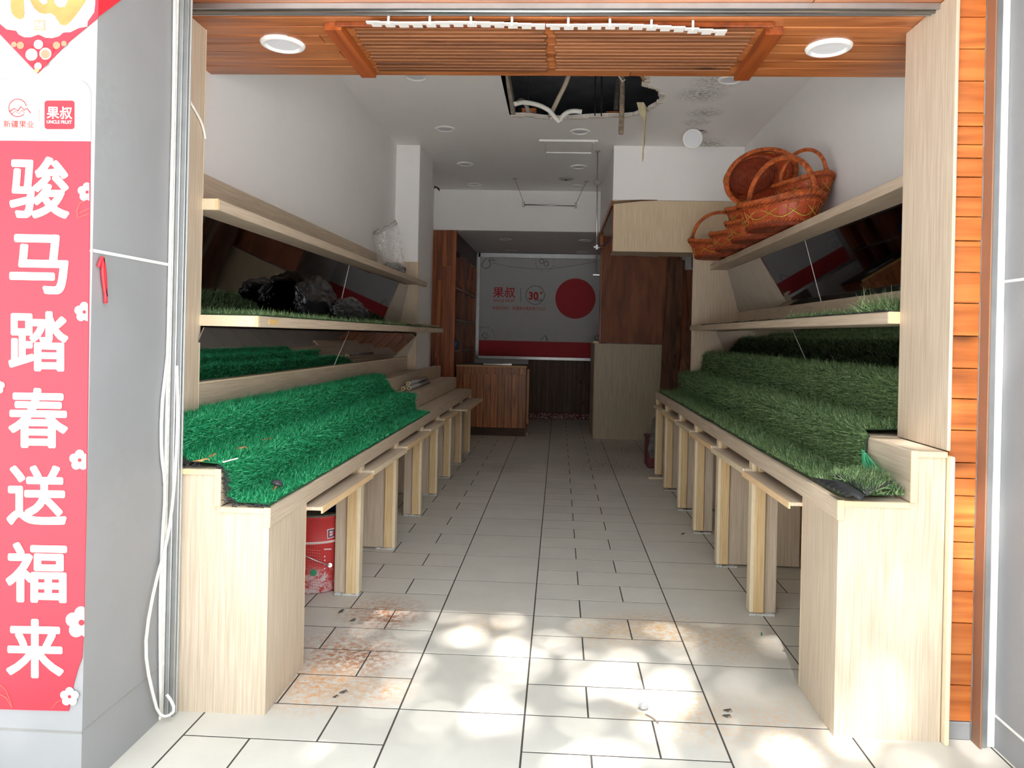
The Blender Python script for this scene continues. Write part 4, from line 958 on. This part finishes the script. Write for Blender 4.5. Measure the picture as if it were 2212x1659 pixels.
# ================================================================== BASKETS
def basket_proto():
    t = thing('wicker_basket', 'x', 'basket', (0, 0, 0), 'orange gift baskets')
    hl, hw, H = .36, .25, .17; n = 48
    def ell(k, th): return np.array([hl*k*math.cos(th), hw*k*math.sin(th), 0])
    kz = lambda s: .74+.26*s
    zr_ = lambda s, th: s*H*(1+.30*math.cos(th)**2*s)
    TH = np.linspace(0, 2*math.pi, n+1)[:-1]
    rows = [[ell(kz(s), th)+np.array([0, 0, zr_(s, th)+.01]) for th in TH] for s in np.linspace(0, 1, 6)]
    V = np.array(rows).reshape(-1, 3); F = [(i*n+j, i*n+(j+1) % n, (i+1)*n+(j+1) % n, (i+1)*n+j) for i in range(5) for j in range(n)]
    bod = mk('ribbon_body', V, F, ribbon, t, smooth=True); solidify(bod, .004)
    V = [np.array([0, 0, .012])]+[ell(.75, th)+np.array([0, 0, .012]) for th in TH]; wbs = mk('woven_base', V, [(0, 1+j, 1+(j+1) % n) for j in range(n)], wickerd, t); solidify(wbs, .008)
    mb = MB()
    for k in np.linspace(.15, .72, 9): mb.add(*tube_vf([ell(k, th)+np.array([0, 0, .010+.004*math.sin(14*th+k*40)]) for th in TH], .007, 5, closed=True))
    mb.build('base_weave', wickerd, wbs, smooth=True)
    mb = MB()
    for j in range(0, n, 2):
        th = TH[j]; mb.tube([ell(kz(s)+.012, th)+np.array([0, 0, zr_(s, th)+.01]) for s in (0, .5, 1)], .0055, 5)
    o = mb.build('stakes', wicker, bod, smooth=True); o['kind'] = 'stuff'
    th2 = np.linspace(0, 2*math.pi, 145)[:-1]
    def braid(name, s0, rad, thick, wn, mat, strands=4, spread=.018):
        mb = MB()
        for q in range(strands):
            ph = 2*math.pi*q/strands
            mb.add(*tube_vf([ell(kz(s0)+spread*math.cos(wn*a+ph), a)+np.array([0, 0, zr_(s0, a)+.012+rad*math.sin(wn*a+ph)]) for a in th2], thick, 5, closed=True))
        return mb.build(name, mat, t, smooth=True)
    braid('rim_braid', 1.0, .020, .0065, 13, wicker, 7, .055); braid('rim_braid', .95, .022, .005, 9, wickerd, 5, .06); braid('rim_braid', .82, .012, .0055, 17, wicker, 3, .035); braid('foot_braid', .05, .020, .007, 15, wickerd, 6, .055); braid('foot_braid', .16, .012, .006, 19, wicker, 3, .04)
    mb = MB()
    for sg in (1, -1): mb.add(*tube_vf([ell(kz(.48)+.028, a)+np.array([0, 0, zr_(.48+.20*sg*math.sin(5*a), a)+.01]) for a in th2], .0055, 5, closed=True))
    mb.build('gold_thread', goldthr, bod, smooth=True)
    hh = .36; tt = np.linspace(0, math.pi, 60); mb = MB()
    for q in range(5):
        ph = 2*math.pi*q/5
        pts = []
        for a in tt:
            c = np.array([hl*.93*math.cos(a)*(1.0 if a else 1), 0, H*1.15+hh*math.sin(a)**.85]); tw = 16*a+ph; rr = .0125
            out = np.array([math.cos(a), 0, math.sin(a)]); pts.append(c+rr*(math.cos(tw)*out+math.sin(tw)*np.array([0, 1, 0])))
        mb.add(*tube_vf(pts, .010, 6))
    hd = mb.build('handle', wicker, t, smooth=True)
    for sg in (-1, 1):
        mb = MB()
        for q in range(5): mb.add(*tube_vf([np.array([sg*hl*.93+.024*math.cos(a), .024*math.sin(a), H*1.15+.03+q*.012]) for a in np.linspace(0, 2*math.pi, 14)[:-1]], .007, 5, closed=True))
        mb.build('handle_binding', wicker, hd, smooth=True)
    return t
def copy_tree(o, parent=None, drop=()):
    c = o.copy(); COL.objects.link(c); c.parent = parent
    for ch in list(o.children):
        if ch.name.split('.')[0] not in drop: copy_tree(ch, c)
    return c
bp_ = basket_proto()
def basis(xa, za):
    z = Vector(za).normalized(); x = Vector(xa); x = (x-z*x.dot(z)).normalized(); y = z.cross(x)
    m = Matrix((x, y, z)).transposed(); return m
spots = [  # centre of the base, long axis, up axis, scale, label
    ((1.61, 5.47, 2.338), (.50, -.87, 0), (0, 0, 1), .95, 'big orange wicker basket resting on the shelf, another basket perched on its rim'),
    ((1.79, 5.50, 2.556), (.45, -.89, .05), (-.05, .02, 1), .68, 'orange wicker basket with the tallest arched handle, perched on the big one'),
    ((1.595, 6.25, 2.905), (.88, -.42, .16), (.18, -.90, -.22), .85, 'orange wicker basket tipped on its side showing its hollow, behind the two arched handles'),
    ((1.62, 6.15, 2.340), (.50, -.87, 0), (0, 0, 1), .80, 'orange wicker basket at the bottom of the stack below the tipped one'),
    ((1.62, 6.15, 2.455), (.50, -.87, 0), (0, 0, 1), .80, 'orange wicker basket nested into the bottom one, under the tipped basket'),
    ((1.62, 6.79, 2.342), (.50, -.87, 0), (0, 0, 1), .80, 'orange wicker basket squeezed between the stack and the end basket'),
    ((1.60, 7.48, 2.345), (.86, -.5, 0), (0, .0, 1), .84, 'orange wicker basket at the shelf end beside the pale fascia board'),
]
for k, (c, xa, za, sc, lab) in enumerate(spots):
    r = bp_ if k == 0 else copy_tree(bp_, drop=(() if k in (1, 6) else ('handle', 'handle_binding')))
    r.location = [q*S for q in c]; r.rotation_euler = basis(xa, za).to_euler(); r.scale = (sc, sc, sc); r['label'] = lab

# ================================================================== THINGS ON THE NEAR SHELVES
def bag(c, sx, sy, sz, seed, label, rotz=0.0):
    t = thing('rubbish_bag', label, 'bag', c, 'black bags')
    V, F = blob((0, 0, 0), sx, sy, sz, seed, .18, 5, 1.5, True, .16)
    ca, sa = math.cos(rotz), math.sin(rotz); V = np.stack([V[:, 0]*ca-V[:, 1]*sa, V[:, 0]*sa+V[:, 1]*ca, V[:, 2]], 1)+np.array(c)
    mk('bag_body', V, F, bagblack, t, smooth=True)
    k = np.array(c)+np.array([.05, sy*.80, sz*.25]); V, F = blob(k, .035, .07, .04, seed+3, .4, 3, 2.5, False); mk('bag_knot', V, F, bagblack, t, smooth=True)
bag((-1.665, 4.92, 1.582), .085, .40, .19, 1, 'long crumpled black plastic bag lying on the grass runner'); bag((-1.475, 5.00, 1.584), .09, .34, .11, 5, 'shorter glossy black plastic bag beside the long one')
# clear bag on the upper shelf
c = np.array([-1.67, 7.15, 2.112]); t = thing('clear_bag', 'open clear plastic bag with grey scraps standing on the upper shelf', 'bag', c)
rows = []
for s_ in np.linspace(0, 1, 14):
    rows.append([c+np.array([(.12-.02*s_)*math.cos(a)*(1+.5*wob(math.cos(a)*2+s_*2, s_*3+math.sin(a)*2))-.05*s_, (.22-.02*s_)*math.sin(a)*(1+.5*wob(math.sin(a)*2.3+4, s_*4+2+math.cos(a)*2))-.12*s_, .42*s_*(1+.16*math.sin(a+1))+.05*wob(math.cos(a)*4, 7+math.sin(a)*3)*s_]) for a in np.linspace(0, 2*math.pi, 37)[:-1]])
G = np.array(rows); ny, nx = G.shape[:2]
fw = mk('film_wall', G.reshape(-1, 3), [(i*nx+j, i*nx+(j+1) % nx, (i+1)*nx+(j+1) % nx, (i+1)*nx+j) for i in range(ny-1) for j in range(nx)], film, t)
mb = MB(); mb.add(*tube_vf(G[-1], .004, 5, closed=True)); mb.build('bag_rim', plain('film_edge', (120, 114, 110), .5, var=.3), fw)
V, F = blob(c+np.array([0, .1, .004]), .10, .36, .07, 9, .4, 3, 2.0, True, .3); mk('bag_contents', V, F, plain('grey_scraps', (96, 92, 86), .6, var=.4, scale=24), t)
# flat wooden laths on the lower shelf end
for (xa, ya, xb, yb, z, lab) in ((-1.62, 5.7, -1.47, 7.9, 1.602, 'thin reddish wood lath lying on the grass runner past the black bags'), (-1.535, 5.9, -1.385, 8.2, 1.602, 'second thin reddish lath lying beside the first on the grass runner')):
    plank('wood_lath', (xa, ya, z), (xb, yb, z+.004), .05, .012, pine('lath_wood', 'y', (140, 90, 66), (176, 122, 92), (196, 146, 112), .6, knots=False) if xa < -1.6 else bpy.data.materials['lath_wood'], label=lab, cat='lath', group='loose laths')
# wrapped rolls on the second step
for k, (xo, zo, lab) in enumerate(((-1.47, .978, 'plastic wrapped paper roll against the step riser, resting behind the other'), (-1.4245, .978, 'plastic wrapped paper roll with an open tube end on the bare step'), (-1.4475, 1.0165, 'plastic wrapped paper roll lying on top of the other two'))):
    t = thing('wrapped_roll', lab, 'roll', (xo, 7.0, zo), 'wrapped rolls'); ya, yb = 6.85+.06*k, 7.95-.03*k
    V, F = lathe_vf([(.0205, 0), (.022, .0), (.022, -(yb-ya)), (.010, -(yb-ya))], 14); V = np.array([(xo+q[0], ya-q[2], zo+.008+q[1]) for q in V]); mk('roll_body', V, F, plain('roll_film', (150, 148, 146), .25, var=.25, scale=26), t, smooth=True)
    V, F = lathe_vf([(.019, 0), (.019, .02), (.009, .02), (.009, -.06)], 14); V = np.array([(xo+q[0], ya-q[2], zo+.008+q[1]) for q in V]); re_ = mk('roll_end', V, F, plain('roll_paper', (214, 190, 140), .7), t)
    V, F = lathe_vf([(.0092, .012), (.0075, .012), (.0075, -.06)], 14); V = np.array([(xo+q[0], ya-q[2], zo+.008+q[1]) for q in V]); mk('roll_core', V, F, plain('roll_core', (150, 120, 86), .8), re_)

# ================================================================== PAINT PAIL
pc = np.array([-1.43, 4.28, 0.0]); t = thing('paint_pail', 'battered red printed paint pail under the bench beside the first leg', 'pail', pc)
pr_red = stained('pail_red', (196, 62, 62), [((pc[0]+.02)*S, (pc[1]-.2)*S, .02*S, .16*S, (206, 190, 188), 2.2), ((pc[0]+.1)*S, (pc[1]-.18)*S, .05*S, .12*S, (210, 196, 194), 2.2), ((pc[0]-.08)*S, (pc[1]-.18)*S, .04*S, .1*S, (200, 180, 178), 2.0)], .4, .07)
V, F = lathe_vf([(.0005, .002), (.185, .002), (.192, .01), (.198, .2), (.202, .29), (.206, .296), (.203, .304), (.206, .43), (.214, .438), (.212, .45), (.203, .446), (.20, .40), (.0005, .40)], 48, pc); mk('pail_body', V, F, pr_red, t, smooth=True)
V, F = lathe_vf([(.2035, .290), (.2085, .297), (.2045, .304)], 48, pc); mk('pail_hoop', V, F, plain('pail_hoop', (226, 200, 196), .5), t, smooth=True)
V, F = lathe_vf([(.0005, .43), (.12, .435), (.2, .43), (.215, .448), (.209, .455)], 48, pc); mk('pail_sludge', V, F, plain('sludge', (104, 104, 92), .9, var=.35, scale=30), t, smooth=True)
def on_pail(u, v, r=.2075):
    D = cF+(u-CX)/FPX*cR-(v-CY)/FPX*cU; a = D[0]**2+D[1]**2; b = -2*(D[0]*pc[0]+D[1]*pc[1]); cc = pc[0]**2+pc[1]**2-r*r
    k = (-b-math.sqrt(max(b*b-4*a*cc, 0)))/(2*a); return cC+k*D
hw_ = [on_pail(u, v, .213) for u, v in ((650, 1196), (664, 1203), (680, 1210), (696, 1216), (712, 1221))]
mb = MB(); mb.tube(curve(hw_, 16), .0035, 6); mb.build('bail_wire', steel, t, smooth=True)
V, F = tube_vf([on_pail(713, 1221, .204), on_pail(713, 1221, .216)], .012, 12); mk('bail_ear', V, F, steel, t)
wprint = plain('pail_print', (222, 196, 192), .5); dprint = plain('pail_print_pale', (206, 104, 100), .5)
def on_pail_sheet(name, pts, m, r=.2078, par=None):
    P = [on_pail(u, v, r) for u, v in pts]; return mk(name, P, [tuple(range(len(P)))], m, par or t)
on_pail_sheet('green_mark', [(677+7.5*math.cos(a), 1237+7.5*math.sin(a)) for a in np.linspace(0, 2*math.pi, 20)[:-1]], plain('mark_green', (58, 132, 92), .5))
lp_ = on_pail_sheet('logo_plate', [(706, 1144), (722, 1140), (722, 1160), (707, 1165)], wprint); on_pail_sheet('logo_frame', [(708.5, 1146), (722, 1143), (722, 1158), (709, 1162)], plain('logo_navy', (42, 52, 92), .5), .2082, lp_); on_pail_sheet('logo_inner', [(710.5, 1148), (720, 1146), (720, 1156), (711, 1159)], wprint, .2086, lp_)
V, F = glyphs('H', 0.0); a, b = V.min(0), V.max(0); pu = 711+(V[:, 0]-a[0])/(b[0]-a[0])*8.5; pv = 1158.5-(V[:, 1]-a[1])/(b[1]-a[1])*10-(pu-711)*.25; mk('logo_mark', np.array([on_pail(p, q, .209) for p, q in zip(pu, pv)]), F, pr_red, lp_)
mb = MB(); k = 0
for v in range(1186, 1276, 6):
    for u in range(664, 694, 5):
        q = [on_pail(u+du, v+dv+(u-664)*.10, .2079) for du, dv in ((0, 0), (2.6, .1), (2.6, 2.4), (0, 2.2))]
        if not (668 < u < 686 and 1227 < v < 1247): mb.add(q, [(0, 1, 2, 3)])
o = mb.build('body_print', dprint, t); o['kind'] = 'stuff'
mb = MB()
for q, v in enumerate((1186, 1202, 1210, 1219, 1228, 1240, 1252)): mb.add([on_pail(u, vv, .2079) for u, vv in ((700, v-1), (703 if q else 716, v-1.5), (703 if q else 716, v+1.5), (700, v+2.2))], [(0, 1, 2, 3)])
o = mb.build('side_print', wprint, t); o['kind'] = 'stuff'
b0 = np.array([-1.50, 4.26, .44]); V, F = lathe_vf([(.0005, 0), (.035, 0), (.037, .02), (.037, .11), (.03, .125), (.014, .13), (.014, .15), (.0005, .152)], 20, b0); mk('white_bottle', V, F, whitepl, smooth=True, label='small white plastic bottle standing in the red pail', cat='bottle')
b0 = np.array([-1.34, 4.33, .44]); V, F = lathe_vf([(.0005, .0), (.07, .0), (.073, .05), (.078, .055), (.078, .11), (.07, .125), (.0005, .128)], 24, b0); mk('blue_tub', V, F, [plain('tub_blue', (44, 58, 120), .45)], smooth=True, label='dark blue tub standing on the red pail', cat='tub')

# ================================================================== SMALL THINGS ON MATS AND FLOOR
kp = PZZ(.846, 596, 1052); t = thing('levelling_foot', 'black mushroom-shaped levelling foot lying on the emerald mat', 'knob', kp)
R = basis((1, .2, 0), (.25, .35, 1)); V, F = lathe_vf([(.0005, .030), (.012, .030), (.02, .024), (.026, .014), (.026, .008), (.02, .006), (.0005, .006)], 24); V = rotv(V, kp, R); mk('foot_disc', V, F, plain('foot_grey', (62, 62, 66), .3), t, smooth=True)
V, F = tube_vf([(0, 0, .006), (-.004, -.002, -.016), (-.006, -.004, -.022)], .006, 8); mk('foot_stud', rotv(V, kp, R), F, plain('brass_stud', (170, 110, 70), .4, .5), t)
leafb = plain('dry_leaf', (190, 124, 76), .7, var=.3, scale=40); leafd = plain('dark_leaf', (74, 64, 54), .8, var=.3, scale=40)
def leaf(c, L_, a, m, label, bend=.01, grp='dry leaves'):
    ca, sa = math.cos(a), math.sin(a); P = []
    for k, (p, q) in enumerate(((-1, 0), (-.5, .28), (.1, .34), (.6, .2), (1, 0), (.6, -.22), (.1, -.3), (-.5, -.24))): P.append((c[0]+L_*(p*ca-q*sa), c[1]+L_*(p*sa+q*ca), c[2]+.003+bend*(1 if k % 2 else 0)*abs(p+.3)))
    V, F = prism_vf(P, (0, 0, .0025)); return recalc(mk('dry_leaf', V, F, m, label=label, cat='leaf', group=grp))
for (u, v, z, L_, a, m, lab) in ((435, 998, .985, .03, .4, leafb, 'curled tan leaf at the front corner of the emerald mat'), (459, 988, .99, .024, 1.2, leafb, 'tan leaf next to the curled one on the emerald mat'), (520, 971, .99, .03, .1, leafb, 'crumbled tan leaf on the sunlit edge of the emerald mat'), (575, 952, .99, .03, .2, plain('leaf_rust', (132, 74, 50), .8), 'rust brown leaf in the middle of the emerald mat'),
                                (737, 1323, 0, .022, 1.0, leafd, 'dark curled leaf on the floor beside the first bench leg'), (763, 1342, 0, .018, .6, leafd, 'small dark leaf beside the curled one on the floor'), (742, 1498, 0, .018, .2, leafd, 'dark leaf on the rust stained tile'), (725, 1508, 0, .012, .1, leafd, 'tiny dark leaf crumb on the rust stained tile'),
                                (1572, 1538, 0, .018, -.3, leafd, 'dark leaf pair on the big tile, the upper one'), (1570, 1550, 0, .018, -.4, leafd, 'dark leaf pair on the big tile, the lower one'), (1645, 1373, 0, .014, 1.3, plain('leaf_green', (70, 130, 96), .7), 'small green leaf at the shadow edge of the big tile'), (1475, 1155, 0, .02, .5, leafd, 'dark crumb on the shaded tile by the bench legs'), (1810, 900, 1.1, .004, 0, leafd, 'tiny fleck on the olive mat')):
    if u == 1810: continue
    leaf(PZZ(z, u, v), L_, a, m, lab)
c = PZZ(0, 1390, 1532); V, F = blob(c, .022, .018, .02, 4, .4, 3, 2.2); mk('paper_scrap', V, F, plain('scrap_grey', (150, 148, 146), .7), smooth=True, label='small crumpled grey scrap on the plank tiles', cat='scrap')
cond('twig', [PZZ(.004, 1394, 1543), PZZ(.004, 1408, 1550), PZZ(.004, 1422, 1562)], .003, plain('twig', (128, 112, 104), .8), 'thin dry twig beside the grey scrap on the floor', 'twig', 5)
t = thing('straw', 'pale straw lying on the sunlit emerald mat', 'straw', PZZ(1.0, 497, 995)); V, F = tube_vf([PZZ(.998, 482, 998), PZZ(.998, 513, 990)], .003, 6); mk('straw_tube', V, F, whitepl, t)

inkredP = plain('poster_ink_red', (192, 34, 46), .6, var=.02); inkgoldP = plain('poster_gold', (180, 124, 72), .35, var=.35, scale=9); inkorangeP = plain('poster_ink_orange', (210, 114, 88), .7, var=.12, scale=30); inkbrownP = plain('poster_taupe', (146, 128, 108), .7)
# ================================================================== PILLAR: POSTERS, CABLES, STRING
PY0 = 2.26
ban = thing('vertical_banner', 'tall red vertical banner with seven cream calligraphic characters on the grey pillar', 'banner', (-1.8, PY0-.01, .2))
yb_ = PY0-.0042
cor = [(195-32+32*math.sin(a), 172+32-32*math.cos(a)) for a in np.linspace(0, math.pi/2, 8)]
prism('banner_head', poly_px([(-60, 170), (20, 172)]+cor+[(194.5, 305), (-60, 303)], yb_), (0, .003, 0), papercream, ban)
prism('banner_sheet', poly_px([(-60, 303), (194.5, 305), (193, 480), (190, 800), (186, 1100), (183, 1240), (181, 1345), (177, 1420), (168, 1445), (158, 1480), (148, 1536), (60, 1534), (-60, 1530)], yb_), (0, .003, 0), paperred, ban)
ty = yb_-.0012
chars = [('骏', 20, 150, 338, 472), ('马', 20, 148, 506, 635), ('踏', 18, 148, 672, 802), ('春', 18, 147, 838, 968), ('送', 14, 144, 1005, 1135), ('福', 12, 145, 1172, 1302), ('来', 13, 138, 1337, 1465)]
for ch, u0, u1, v0, v1 in chars:
    V, F = text_px(ch, u0, u1, v0, v1, ty, .026); mk('calligraphic_character', V, F, papercream, ban)
def bpr(body, u0, u1, v0, v1, m, off=0.0, nm='lettering', par=None, y=ty): V, F = text_px(body, u0, u1, v0, v1, y, off); return mk(nm, V, F, m, par or ban)
bpr('新疆果业', 7, 73, 260, 276, inkredP, .01); bpr('XINJIANGGUOYE', 6, 72, 277, 280, inkredP)
rr = 8; sq = [(97, 218), (160, 217), (161, 277), (97, 279)]
def rsq(u0, u1, v0, v1, r): return [(uc+r*math.cos(a), vc+r*math.sin(a)) for (uc, vc, a0) in ((u1-r, v1-r, 0), (u0+r, v1-r, math.pi/2), (u0+r, v0+r, math.pi), (u1-r, v0+r, 1.5*math.pi)) for a in np.linspace(a0, a0+math.pi/2, 5)]
prism('brand_square', poly_px(rsq(96, 161, 217, 279, 6), ty), (0, .001, 0), inkredP, ban)
bpr('果叔', 101, 156, 230, 257, inkwhite, .012, y=ty-.001); bpr('UNCLE FRUIT', 101, 155, 260, 267, inkwhite, .012, y=ty-.001)
def bline(pts, wpx, m, par=ban, y=ty-.0006, closed=False, nm='ink_line'): return ink_line(pts, wpx, m, par, y, nm, closed)
bline([(84, 236), (84, 262)], 1.3, inkredP)
bline([(38+19*math.cos(a), 233+19*math.sin(a)) for a in np.linspace(-.2, -5.5, 30)], 2.2, inkredP)
bline([(22, 240), (31, 234), (38, 240), (45, 230), (52, 238), (58, 234), (66, 244)], 2.6, inkredP); bline([(24, 246), (33, 240), (40, 246), (47, 238), (53, 244)], 1.6, inkredP); 
bline([(64+1.8*math.cos(a), 228+1.8*math.sin(a)) for a in np.linspace(0, 6.28, 12)[:-1]], .6, inkredP, closed=True)
def flower(cu, cv, r, half=False):
    for k in range(5):
        a = k*2*math.pi/5-math.pi/2
        pc_ = (cu+r*.58*math.cos(a), cv+r*.58*math.sin(a)); pts = [(min(pc_[0]+r*.46*math.cos(q), 300), pc_[1]+r*.46*math.sin(q)) for q in np.linspace(0, 2*math.pi, 14)[:-1]]
        lim = 194-(cv-305)*.0115
        pts = [(min(p, lim), q) for p, q in pts]
        if max(p for p, _ in pts)-min(p for p, _ in pts) > 2: mk('petal', [PYY(ty-.0004-.0001*k, p, q) for p, q in pts], [tuple(range(len(pts)))], inkwhite, ban)
    mk('flower_centre', [PYY(ty-.0012, min(cu+r*.2*math.cos(q), 192), cv+r*.2*math.sin(q)) for q in np.linspace(0, 2*math.pi, 12)[:-1]], [tuple(range(11))], inkredP, ban)
flower(188, 415, 20); flower(182, 674, 21); flower(172, 994, 22); flower(176, 1345, 34); flower(150, 1505, 20); flower(-6, 835, 16)
for (pts) in ([(168, 472), (166, 455), (172, 440), (186, 432)], [(170, 470), (180, 466), (192, 462)], [(172, 460), (182, 455), (192, 450)], [(0, 1480), (12, 1490), (22, 1515), (26, 1530)], [(0, 1500), (14, 1508), (24, 1526)], [(112, 1530), (122, 1518), (136, 1510)]): bline(pts, 1.0, inkorangeP)
# diamond poster above, wrapped round the pillar corner
dia = thing('diamond_poster', 'red diamond poster with white cloud field and gold strokes above the vertical banner', 'poster', (-1.8, PY0, 2.3))
prism('diamond_sheet', poly_px([(80, 158), (150, 88), (212, 37), (214, -60), (80, -180), (-150, -40), (-2, 72)], yb_-.0005), (0, .003, 0), paperred, dia)
corner_u = 212
P3 = [PXX(-1.4965, u, v) for u, v in ((212, 37), (262, 0), (330, -50), (214, -50))]; prism('diamond_sheet', P3, (-.003, 0, 0), paperred, dia)
cl = [(-30, 50), (0, 51), (14, 63), (35, 66), (40, 74), (52, 80), (66, 80), (83, 74), (98, 81), (112, 82), (127, 78), (136, 70), (152, 69), (170, 60), (188, 57), (189, 46), (196, 36), (203, 26), (205, 10), (206, -40), (-30, -60)]
prism('cloud_field', poly_px(cl, yb_-.0015), (0, .001, 0), inkwhite, dia)
def gold(pts): prism('gold_stroke', poly_px(pts, yb_-.004), (0, .003, 0), inkgoldP, dia)
gold([(22, -20), (23, 18), (26, 30), (34, 38), (42, 42), (50, 38), (52, 28), (51, 10), (50, -20)])
gold([(62, -20), (66, 4), (74, 18), (84, 27), (96, 30), (108, 28), (118, 34), (124, 44), (130, 53), (140, 55), (150, 48), (160, 36), (172, 20), (184, 2), (190, -20), (150, -20), (146, 2), (140, 14), (130, 16), (122, 12), (116, 4), (112, -20), (100, -20), (102, 6), (94, 10), (84, 2), (80, -20)])
prism('taupe_square', poly_px([(73, 43), (97, 43), (97, 66), (73, 65)], yb_-.004), (0, .002, 0), inkbrownP, dia); bpr('果叔', 75, 95, 47, 57, inkwhite, .01, par=dia, y=yb_-.0048); bpr('UNCLE FRUIT', 76, 94, 59, 61.5, inkwhite, 0, par=dia, y=yb_-.0048)
for (cu, cv, r, m) in ((30, 96, 6, inkorangeP), (44, 98, 8, inkorangeP), (122, 98, 8, inkorangeP), (138, 94, 6, inkorangeP), (60, 108, 11, inkredP), (105, 106, 11, inkredP), (83, 96, 10, inkwhite), (83, 95, 7, plain('ink_violet', (146, 136, 192), .6)), (68, 118, 13, inkwhite), (98, 116, 13, inkwhite), (68, 119, 10, inkorangeP), (98, 117, 10, inkorangeP), (83, 130, 9, inkredP), (68, 135, 7, inkredP), (96, 136, 7, inkredP), (82, 143, 8, plain('ink_lilac', (196, 184, 206), .6)), (79, 152, 5, plain('ink_amber', (232, 172, 92), .6))):
    mk('painted_petal', [PYY(yb_-.0012-.0001*(cv % 7)-cv*.00001, cu+r*math.cos(q), cv+r*math.sin(q)) for q in np.linspace(0, 2*math.pi, 16)[:-1]], [tuple(range(15))], m, dia)
# cables
def wall_cable(name, pts, r, label, y=2.706, xs_=-1.490, m=cable):   # follows the pillar side, in front of the shutter guide
    q = [PYY(y, u, v) if PYY(y, u, v)[0] > xs_ else PXX(xs_, u, v) for u, v in pts]
    return cond(name, q, r, m, label, 'cable', 6)
wall_cable('white_cable', [(377, -20), (376, 120), (374, 260), (370, 420), (367, 560), (364, 700), (361, 780), (352, 850), (348, 930), (350, 990), (355, 1030), (356, 1080), (350, 1180), (346, 1300), (346, 1420), (347, 1540)], .0065, 'white cable running straight down the pillar edge beside the shutter guide')
wall_cable('white_cable', [(382, 790), (384, 880), (382, 960), (377, 1040), (370, 1110), (362, 1160), (350, 1210), (336, 1260), (322, 1330), (315, 1390), (318, 1440), (328, 1490), (340, 1535), (352, 1547), (366, 1545), (376, 1534), (372, 1518), (360, 1500)], .006, 'loose white cable bowing out over the grey pillar and looping at the floor', 2.690, -1.476)
cond('white_cable', [PXX(-1.619, 405, 210), PXX(-1.617, 420, 236), PXX(-1.617, 434, 262), PXX(-1.617, 441, 285), PXX(-1.619, 443, 300)], .006, cable, 'short white cable curling on the pale corner post', 'cable', 6)
rs = thing('red_string', 'knotted red plastic string hanging from a nail on the grey pillar side', 'string', PXX(-1.495, 222, 640)); redp = plain('red_string', (214, 44, 54), .5, var=.15, scale=40)
for pts in ([(221, 556), (225, 580), (227, 610), (228, 655)], [(221, 556), (216, 566), (213, 576)], [(222, 558), (222, 590), (226, 625), (229, 640)]):
    V, F = tube_vf(curve([PXX(-1.49, u, v) for u, v in pts], 12), .006, 6); mk('string_strand', V, F, redp, rs, smooth=True)

# ================================================================== STREET TREES behind the viewpoint (the tall one dapples the sun; the dense ones are added to block sky)
leafm = plain('tree_leaf', (60, 92, 40), .6, var=.3, scale=3); bark = plain('bark', (96, 82, 66), .9, var=.25, scale=8)
def tree(c, r, n, seed, label, ls=1.0):
    rg = np.random.default_rng(seed)
    t = thing('street_tree', label, 'tree', (c[0], c[1], -.01), 'street trees')
    mb = MB(); mb.tube([(c[0], c[1], -.01), (c[0]+.05, c[1], 1.5), (c[0], c[1]+.05, 3.2), (c[0]-.05, c[1], c[2])], [.2, .16, .14, .08], 10); mb.build('trunk', bark, t, smooth=True)
    mb = MB()
    for k in range(9):
        a = k*2.4; e = np.array([c[0]+r*.75*math.cos(a), c[1]+r*.75*math.sin(a), c[2]+rg.uniform(-.5, 1.0)]); s0 = np.array([c[0], c[1], 3.2+k*.2]); mb.tube([s0, (s0+e)/2+np.array([0, 0, .3]), e], [.07, .05, .02], 6)
    mb.build('branches', bark, t, smooth=True)
    cl = rg.normal(size=(46, 3)); cl /= np.linalg.norm(cl, axis=1, keepdims=True); cl *= (rg.random((46, 1))**.4)*np.array([r, r, r*.6]); cl += np.array(c)
    P = cl[rg.integers(0, 46, n)]+rg.normal(size=(n, 3))*r*.13
    a = rg.normal(size=(n, 3)); a /= np.linalg.norm(a, axis=1, keepdims=True); b = np.cross(a, rg.normal(size=(n, 3))); b /= np.linalg.norm(b, axis=1, keepdims=True)
    s = rg.uniform(.09, .17, (n, 1))*ls
    V = np.stack([P-a*s, P+b*s*.55, P+a*s, P-a*s, P+a*s, P-b*s*.55], 1).reshape(-1, 3)
    fast_mesh('foliage', V, leafm, t)
tree((-3.7, -1.2, 5.9), 2.3, 12000, 21, 'added dense leafy street tree behind the viewpoint before the poster pillar')  # added crown shading the pillar front and the near bench end
tree((-8.2, -1.8, 5.7), 2.6, 11000, 24, 'added dense leafy street tree behind the viewpoint next past the poster pillar')
tree((-0.8, -3.1, 9.2), 2.7, 6800, 22, 'tall fine-leaved street tree behind the viewpoint before the shop door', .75)
tree((6.6, -1.8, 6.0), 2.6, 9000, 23, 'added dense leafy street tree behind the viewpoint beyond the plank jamb')
tree((11.6, -1.8, 6.0), 2.6, 9000, 25, 'added dense leafy street tree behind the viewpoint farthest past the plank jamb')
